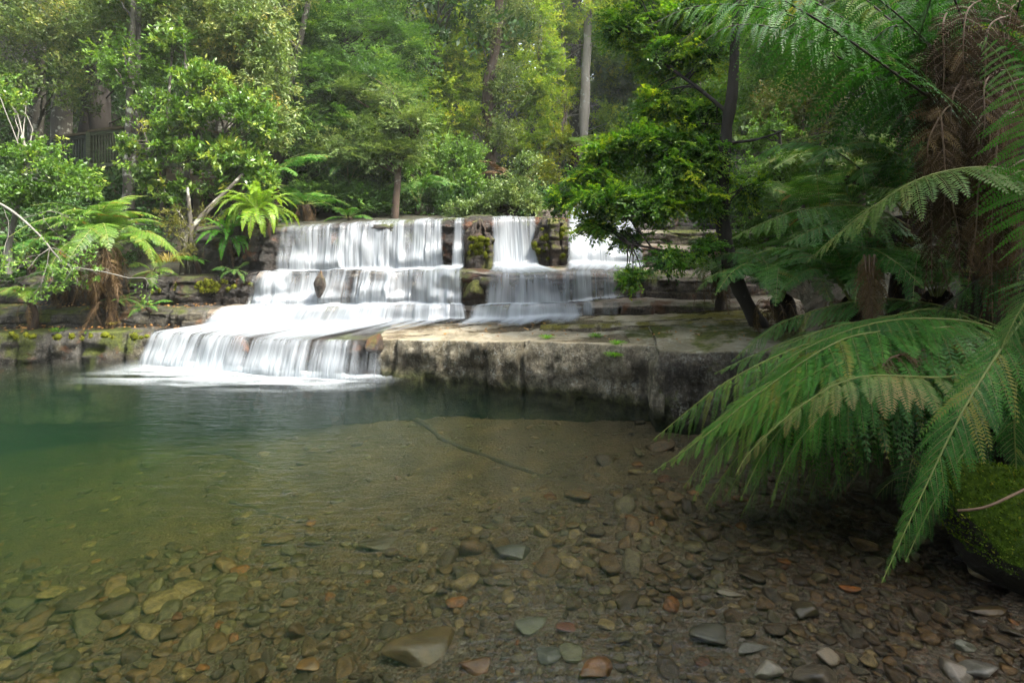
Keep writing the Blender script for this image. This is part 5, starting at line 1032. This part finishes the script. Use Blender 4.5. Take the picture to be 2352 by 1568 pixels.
# near right frond reaching down to the stones
root = empty('tree_fern', (3.3, 3.3, tz(3.3, 3.3)), 'fern at the right edge whose single long frond hangs to the stones', 'tree fern')
g = Geo(); g.tube(np.array([[3.35, 3.3, .3], [3.3, 3.3, .9], [3.2, 3.3, 1.3]]), [.2, .16, .1], 14, noise=.5); g.build('trunk', m_tf, root)
K2 = dict(n=31, m=18, rach=.008)
fr_obj(root, [(2450, 640, 3.3), (2345, 740, 3.1), (2255, 870, 2.95), (2190, 985, 2.85), (2120, 1130, 2.78), (2025, 1338, 2.72)], 0.22, 21, m_fg, **K2, droop=0.54, rnd=.5, sweep=(.75, 1.2), wpin=.60)
fr_obj(root, [(2450, 660, 3.5), (2352, 800, 3.4), (2280, 930, 3.3), (2200, 1060, 3.2), (2130, 1180, 3.15), (2080, 1290, 3.1)], 0.2, 22, m_fg, **K2, droop=0.66, rnd=.3, sweep=(.7, 1.15))
fr_obj(root, [(2460, 700, 3.1), (2370, 760, 3.0), (2340, 850, 3.0), (2330, 960, 3.0), (2335, 1080, 3.05)], 0.22, 23, m_fg, **K2, droop=0.54, rnd=.25)
fr_obj(root, [(2460, 620, 3.1), (2400, 640, 3.0), (2340, 720, 3.0), (2300, 800, 3.0)], 0.20, 24, m_fb, **K2, droop=0.42, rnd=.3)
# big tree fern overhead
c1 = P(2300, 320, 4.3)
root = empty('tree_fern', (c1[0], c1[1], tz(c1[0], c1[1])), 'tall tree fern at the right edge, its trunk curtained with brown dead fronds', 'tree fern')
zt_ = tz(c1[0], c1[1]); g = Geo(); t = np.linspace(0, 1, 20)[:, None]; g.tube(np.array([c1[0]-.12, c1[1]+.05, zt_-.3])+(c1-np.array([c1[0]-.12, c1[1]+.05, zt_-.3]))*t, .26-.08*t[:, 0], 18, noise=.5); g.build('trunk', m_tf, root)
K3 = dict(n=27, m=20, rach=.013, wpin=.62)
fr_obj(root, [c1_ for c1_ in [(2290, 310, 4.3), (2140, 190, 4.4), (1950, 90, 4.5), (1760, 20, 4.6), (1600, 15, 4.7), (1490, 60, 4.7)]], .62, 31, m_fb, m_rd, **K3, droop=.9, rnd=.5)
fr_obj(root, [(2290, 330, 4.3), (2130, 240, 4.3), (1960, 150, 4.3), (1800, 70, 4.3), (1680, 60, 4.3), (1600, 110, 4.3)], .55, 32, m_fb, m_rd, **K3, droop=.9, rnd=.3)
fr_obj(root, [(2290, 330, 4.3), (2150, 270, 4.6), (2020, 230, 4.9), (1930, 290, 5.1), (1880, 400, 5.2)], .5, 33, m_fb, m_rd, **K3, droop=.8, rnd=.25)
fr_obj(root, [(2290, 300, 4.3), (2150, 120, 4.2), (2020, 0, 4.1), (1900, -70, 4.0)], .55, 34, m_fg, m_rd, **K3, droop=.8, rnd=.3)
fr_obj(root, [(2290, 300, 4.3), (2230, 130, 4.4), (2150, 0, 4.5), (2050, -90, 4.6)], .55, 35, m_fg, m_rd, **K3, droop=.8)
fr_obj(root, [(2300, 300, 4.3), (2320, 120, 4.2), (2350, -20, 4.0), (2400, -90, 3.8)], .5, 36, m_fg, m_rd, **K3, droop=.8)
fr_obj(root, [(2280, 320, 4.3), (2100, 200, 3.9), (1900, 60, 3.6), (1700, -40, 3.4), (1520, -20, 3.3)], .5, 37, m_fg, m_rd, **K3, droop=.9, rnd=.4)
fr_obj(root, [(2290, 320, 4.3), (2100, 180, 5.2), (1850, 50, 6), (1620, 60, 6.4), (1480, 180, 6.6)], .6, 38, m_fp, m_rd, **K3, droop=.6, rnd=.5)
for k, (tx, ty, my, Y, mt, rn) in enumerate([(1560, 95, -20, 4.9, m_fg, .4), (1700, 150, 40, 4.6, m_fb, .3), (1830, 190, 70, 4.9, m_fg, .25), (1960, 150, 60, 4.2, m_fg, .3), (1640, -10, -90, 5.2, m_fp, .45), (1930, 20, -60, 5.4, m_fg, .4), (2060, 330, 230, 5.0, m_fg, .2), (1990, 440, 330, 5.2, m_fg, .2), (2110, 90, -40, 3.9, m_fg, .35), (2200, 160, 0, 4.8, m_fg, .3)]):
    fr_obj(root, [(2290, 320, 4.3), (2290+(tx-2290)*.33, 320+(my-320)*.6, (4.3+Y)/2), (2290+(tx-2290)*.7, my, Y), (tx, ty, Y+.1)], .46, 400+k, mt, m_rd, **K3, droop=.85, rnd=rn)
rs = np.random.RandomState(8)
for k in range(60):   # dead fronds hanging round the trunk
    px = rs.uniform(2130, 2335); py = rs.uniform(20, 500); Y = rs.uniform(3.65, 4.2); ln_ = rs.uniform(160, 330)
    g = Geo(); frond_geo(g, [P(px+rs.normal()*25+30, py-30, Y+.1), P(px, py, Y), P(px+rs.normal()*14, py+ln_*.5, Y-.03), P(px+rs.normal()*26, py+ln_, Y+.05)], rs.uniform(.10, .19), n=17, m=12, wpin=.85, droop=.55, jit=.14, t0=.05, rnd=rs.uniform(.2, .6), up=(rs.normal()*.3, -1, .2), rs=rs, miss=.15, rach=.006)
    g.build('dead_frond', [m_dead, m_rb], root)
# mid tree fern with fanning stalks
c2 = P(2085, 500, 5.3)
root = tree_fern('tree fern with dark fanning stalks behind the tall shaggy one', c2, (c2[0], c2[1]+.1, tz(c2[0], c2[1]+.1)), .17, 10, 1.2, 201, m_fg, m_rd, 'arch', dead=10, pitch=(.1, .8), deadlen=.7)
K4 = dict(n=23, m=16, rach=.009)
fr_obj(root, [(2080, 490, 5.3), (1990, 400, 5.4), (1900, 340, 5.6), (1800, 330, 5.8), (1700, 380, 5.9)], .5, 41, m_fg, m_rd, **K4, rnd=.5)
fr_obj(root, [(2080, 480, 5.3), (2000, 330, 5.5), (1930, 250, 5.7), (1850, 210, 5.9)], .45, 42, m_fp, m_rd, **K4, rnd=.5)
fr_obj(root, [(2090, 520, 5.2), (1990, 475, 5.0), (1850, 480, 4.9), (1760, 510, 4.85), (1680, 548, 4.8)], .40, 43, m_fl, m_rg, **K4, rnd=.32, droop=.5)
fr_obj(root, [(2090, 530, 5.1), (2010, 500, 4.9), (1900, 515, 4.7), (1800, 560, 4.6)], .36, 44, m_fb, m_rg, **K4, rnd=.5, droop=.6)
# pale frond across the upper right
root = empty('tree_fern', (3.45, 3.9, tz(3.45, 3.9)), 'fern whose pale dusty frond reaches left in front of the dead brown ones', 'tree fern')
g = Geo(); g.tube(np.array([[3.5, 3.9, .4], P(2420, 560, 3.8)]), [.16, .1], 12, noise=.5); g.build('trunk', m_tf, root)
fr_obj(root, [(2420, 540, 3.8), (2370, 430, 3.7), (2290, 385, 3.6), (2130, 405, 3.55), (1985, 490, 3.6), (1852, 602, 3.7)], .40, 51, m_fp, m_rg, n=28, m=20, rnd=.5, droop=.4, rach=.009)
fr_obj(root, [(2420, 560, 3.8), (2330, 520, 3.9), (2200, 500, 4.1), (2080, 440, 4.3), (2000, 430, 4.4)], .34, 52, m_fl, m_rg, n=34, m=16, rnd=.25, droop=.8)
fr_obj(root, [(2420, 560, 3.8), (2350, 600, 3.8), (2250, 640, 3.9), (2150, 720, 4.0)], .36, 53, m_fg, m_rd, n=34, m=16, rnd=.15, droop=.8)
# young bright frond top right
root = empty('fern', (3.3, 3.35, tz(3.3, 3.35)), 'bright green young fern frond uncurling at the top right edge', 'fern')
fr_obj(root, [(2400, 620, 3.4), (2385, 420, 3.35), (2350, 250, 3.3), (2300, 140, 3.3), (2262, 95, 3.3), (2250, 110, 3.3)], .34, 61, m_fy, m_rg, n=30, m=18, up=(-.2, -1, .2), rnd=.55, droop=.35, sweep=(.05, .2), wpin=.45)
fr_obj(root, [(2420, 640, 3.4), (2400, 500, 3.3), (2390, 350, 3.25), (2400, 200, 3.2)], .34, 62, m_fy, m_rg, n=30, m=18, up=(-.2, -1, .2), rnd=.5, droop=.4, sweep=(.05, .2), wpin=.45)
tree_fern('fern in deep shade over the dark water under the long low fronds', P(2080, 960, 4.3), P(2120, 1010, 4.5), .06, 14, .75, 209, m_fg, m_rd, 'arch', cat='fern', name='fern', dead=8, pitch=(-.5, .5), deadlen=.4)
tree_fern('fern in shade on the bank behind the mossy boulder', P(2290, 980, 3.9), P(2300, 1040, 4.0), .06, 13, .65, 210, m_fg, m_rd, 'arch', cat='fern', name='fern', dead=8, pitch=(-.4, .6), deadlen=.4)
# upright broad frond between beech and tree ferns, and the ferns behind it
root = empty('fern', P(1890, 640, 6.1), 'upright broad fern fronds facing the pool right of the beech trunk', 'fern')
fr_obj(root, [(1892, 650, 6.1), (1888, 540, 6.1), (1878, 420, 6.05), (1868, 320, 6.0)], .55, 71, m_fg, m_rg, n=34, m=18, up=(.05, -1, .25), droop=.2, sweep=(.0, .3), rnd=.5)
fr_obj(root, [(1860, 650, 6.0), (1830, 560, 6.0), (1790, 470, 6.1), (1750, 430, 6.2)], .5, 72, m_fl, m_rg, n=30, m=16, up=(.0, -.8, .6), droop=.3, rnd=.3)
fr_obj(root, [(1900, 640, 6.0), (1950, 560, 5.8), (1960, 480, 5.8), (1930, 420, 5.8)], .45, 73, m_fg, m_rg, n=30, m=16, up=(-.1, -.8, .6), droop=.3, rnd=.35)
tree_fern('dark-stalked fern clump at the foot of the beech trunk', P(1790, 690, 6.0), P(1800, 740, 6.1), .12, 18, 1.0, 202, m_fg, m_rd, 'arch', dead=12, pitch=(0, .7), deadlen=.5)
tree_fern('fern clump deep in shade between the beech and the tree ferns', P(1960, 690, 5.2), P(1960, 760, 5.3), .12, 16, .95, 203, m_fg, m_rd, 'arch', dead=10, pitch=(0, .7), deadlen=.6)
tree_fern('fern clump in shade below the tall shaggy trunk', P(2150, 680, 4.9), P(2150, 740, 5.0), .12, 14, .9, 204, m_fg, m_rd, 'arch', dead=10, pitch=(0, .7), deadlen=.6)
tree_fern('light green ferns on the upper right bank behind the beech', P(1830, 470, 8.0), P(1830, 560, 8.1), .12, 16, 1.2, 205, m_fl, m_rg, 'flat', pitch=(0, .6))
tree_fern('tree fern high on the bank with pale fronds, beyond the shrub', P(1960, 390, 8.5), P(1960, 560, 8.6), .14, 16, 1.5, 206, m_fp, m_rg, 'flat', pitch=(0, .4))
tree_fern('fern overhanging the step right of the falls, brown fronds below it', P(1640, 620, 6.9), P(1650, 690, 7.1), .06, 10, .75, 207, m_fl, m_rg, 'flat', dead=8, pitch=(-.1, .3), deadlen=.45)
tree_fern('tree fern in the upper right corner behind the tall shaggy one', P(2180, 150, 5.6), P(2200, 480, 5.8), .16, 16, 1.5, 208, m_fg, m_rd, 'arch', dead=10, pitch=(0, .5), deadlen=1.1)
root = empty('dead_frond', P(1990, 590, 4.6), 'tan dead frond hanging alone below the pale frond, right of the beech', 'dead fern frond')
for k in range(3): fr_obj(root, [(1985+12*k, 585, 4.5), (1990+8*k, 620, 4.45), (1998+3*k, 680, 4.45), (1992+6*k, 750, 4.45)], .13, 80+k, m_dead, m_rb, n=30, m=12, droop=1.0, jit=.3, up=(0, -1, .2), rnd=.8, t0=.02)

# mossy boulder, stick and drooping stalks by the near right bank
M = MT('thick_moss'); n = M.noise(M.pos(), 34, 6, .75); nb_ = M.noise(M.pos(), 5, 4)
c = M.ramp(n, [(.3, (.02, .035, .004)), (.5, (.055, .10, .008)), (.7, (.12, .17, .015))]); nz = M.n('SeparateXYZ', {0: M.n('NewGeometry').outputs['Normal']}).outputs[2]
c = M.mixc(M.ramp(M.math('ADD', nz, M.math('MULTIPLY', nb_, .6)), [(.28, 1.0), (.45, 0.0)]), c, (.03, .027, .02))
m_moss = M.surf(M.n('BsdfPrincipled', {'Base Color': c, 'Roughness': .95, 'Specular IOR Level': .1, 'Normal': M.n('Bump', {'Strength': 1.0, 'Distance': .03, 'Height': n}).outputs[0]}).outputs[0])
boulder('boulder', (2.86, 3.02, .22), (.50, .48, .34), m_moss, 'large boulder under a thick green moss cover at the right edge', 31, sub=90, cat='boulder')
bo = bpy.data.objects['boulder']; co = np.zeros(len(bo.data.vertices)*3); bo.data.vertices.foreach_get('co', co); co = co.reshape(-1, 3); rs = np.random.RandomState(2)
up_ = co[co[:, 2] > -.02]; b = up_[rs.randint(0, len(up_), 16000)]+rs.normal(size=(16000, 3))*.008; dn_ = nrm(nrm(b)+rs.normal(size=b.shape)*.6+np.array([0, 0, .4])); g = Geo()
g.add((kites(b, dn_, .009+.010*rs.rand(16000), .3, nrm(rs.normal(size=b.shape)))+np.array(bo.location)).reshape(-1, 3), np.arange(64000).reshape(-1, 4), 0, np.clip(rs.normal(.45, .25, 16000), 0, 1))
g.build('moss', leaf_mat('moss_leaves', [(.02, .04, .004), (.05, .10, .01), (.11, .18, .015), (.17, .17, .03)], .9, .15, spec=.1), bo)
g = Geo(); g.tube(spline([P(2200, 1172, 2.72), P(2260, 1165, 2.66), P(2330, 1135, 2.66), P(2420, 1090, 2.7)], 14), .006, 6); tag(g.build('stick', m_rb), 'thin bent twig lying across the mossy boulder', 'stick')
g = Geo(); g.tube(spline([P(2284, 1306, 2.95), P(2340, 1290, 2.9), P(2420, 1262, 2.9)], 10), .011, 6); tag(g.build('stick', m_rb), 'straight brown stick poking out below the mossy boulder', 'stick')
g = Geo(); g.tube(spline([P(1935, 1132, 4.1), P(2040, 1000, 4.0), P(2110, 890, 3.9)], 12), np.linspace(.008, .016, 12), 6); tag(g.build('dead_stalk', m_rb), 'bare brown stalk slanting from the fern down into the dark pool', 'stalk')
g = Geo(); g.tube(spline([P(1860, 1085, 4.2), P(2000, 1010, 4.1), P(2180, 940, 4.0)], 12), .007, 6); tag(g.build('dead_stalk', m_rb), 'thin low stalk running beneath the fern fronds over the dark pool', 'stalk')

# fallen leaves on the ledges
rs = np.random.RandomState(66); n = 380; px = rs.uniform(0, 480, n); L_ = rs.rand(n) < .5
x = PX(px, np.where(L_, 7.55, 8.0)); y = np.where(L_, fy(LA, x)+rs.uniform(.05, .42, n), fy(LB, x)+rs.uniform(.05, .4, n)); z = np.where(L_, ft(LA, x), ft(LB, x))+.03+.03*rs.rand(n)
x2 = rs.uniform(PX(1000, 6.9), PX(1650, 6.5), 160); y2 = fy(LA, x2)+rs.uniform(.1, 1.0, 160); z2 = ft(LA, x2)+.03
b = np.concatenate([v3(x, y, z), v3(x2, y2, z2)]); m = len(b); a = rs.rand(m)*6.28; g = Geo()
g.add(kites(b, nrm(v3(np.cos(a), np.sin(a), rs.normal(size=m)*.2)), .03+.03*rs.rand(m), .25, nrm(v3(rs.normal(size=m)*.3, rs.normal(size=m)*.3, 1))).reshape(-1, 3), np.arange(4*m).reshape(-1, 4), 0, rs.rand(m))
tag(g.build('leaf_litter', leaf_mat('litter', [(.06, .03, .015), (.16, .08, .03), (.30, .16, .05), (.22, .14, .08)], .7, .1)), 'brown and orange fallen leaves scattered over the rock ledges', 'leaf litter', kind='stuff')

# ================================================================= moist air of the gorge
g = Geo(); g.box((0, 17, 24), (37, 30, 27)); M = MT('haze_air')
pv = M.n('VolumePrincipled', {'Color': (.92, .97, .92, 1), 'Density': .0017, 'Anisotropy': .3}); M.t.links.new(pv.outputs[0], M.out.inputs['Volume'])
tag(g.build('haze', M.m), 'thin bright mist hanging in the forest air', 'haze', kind='stuff')
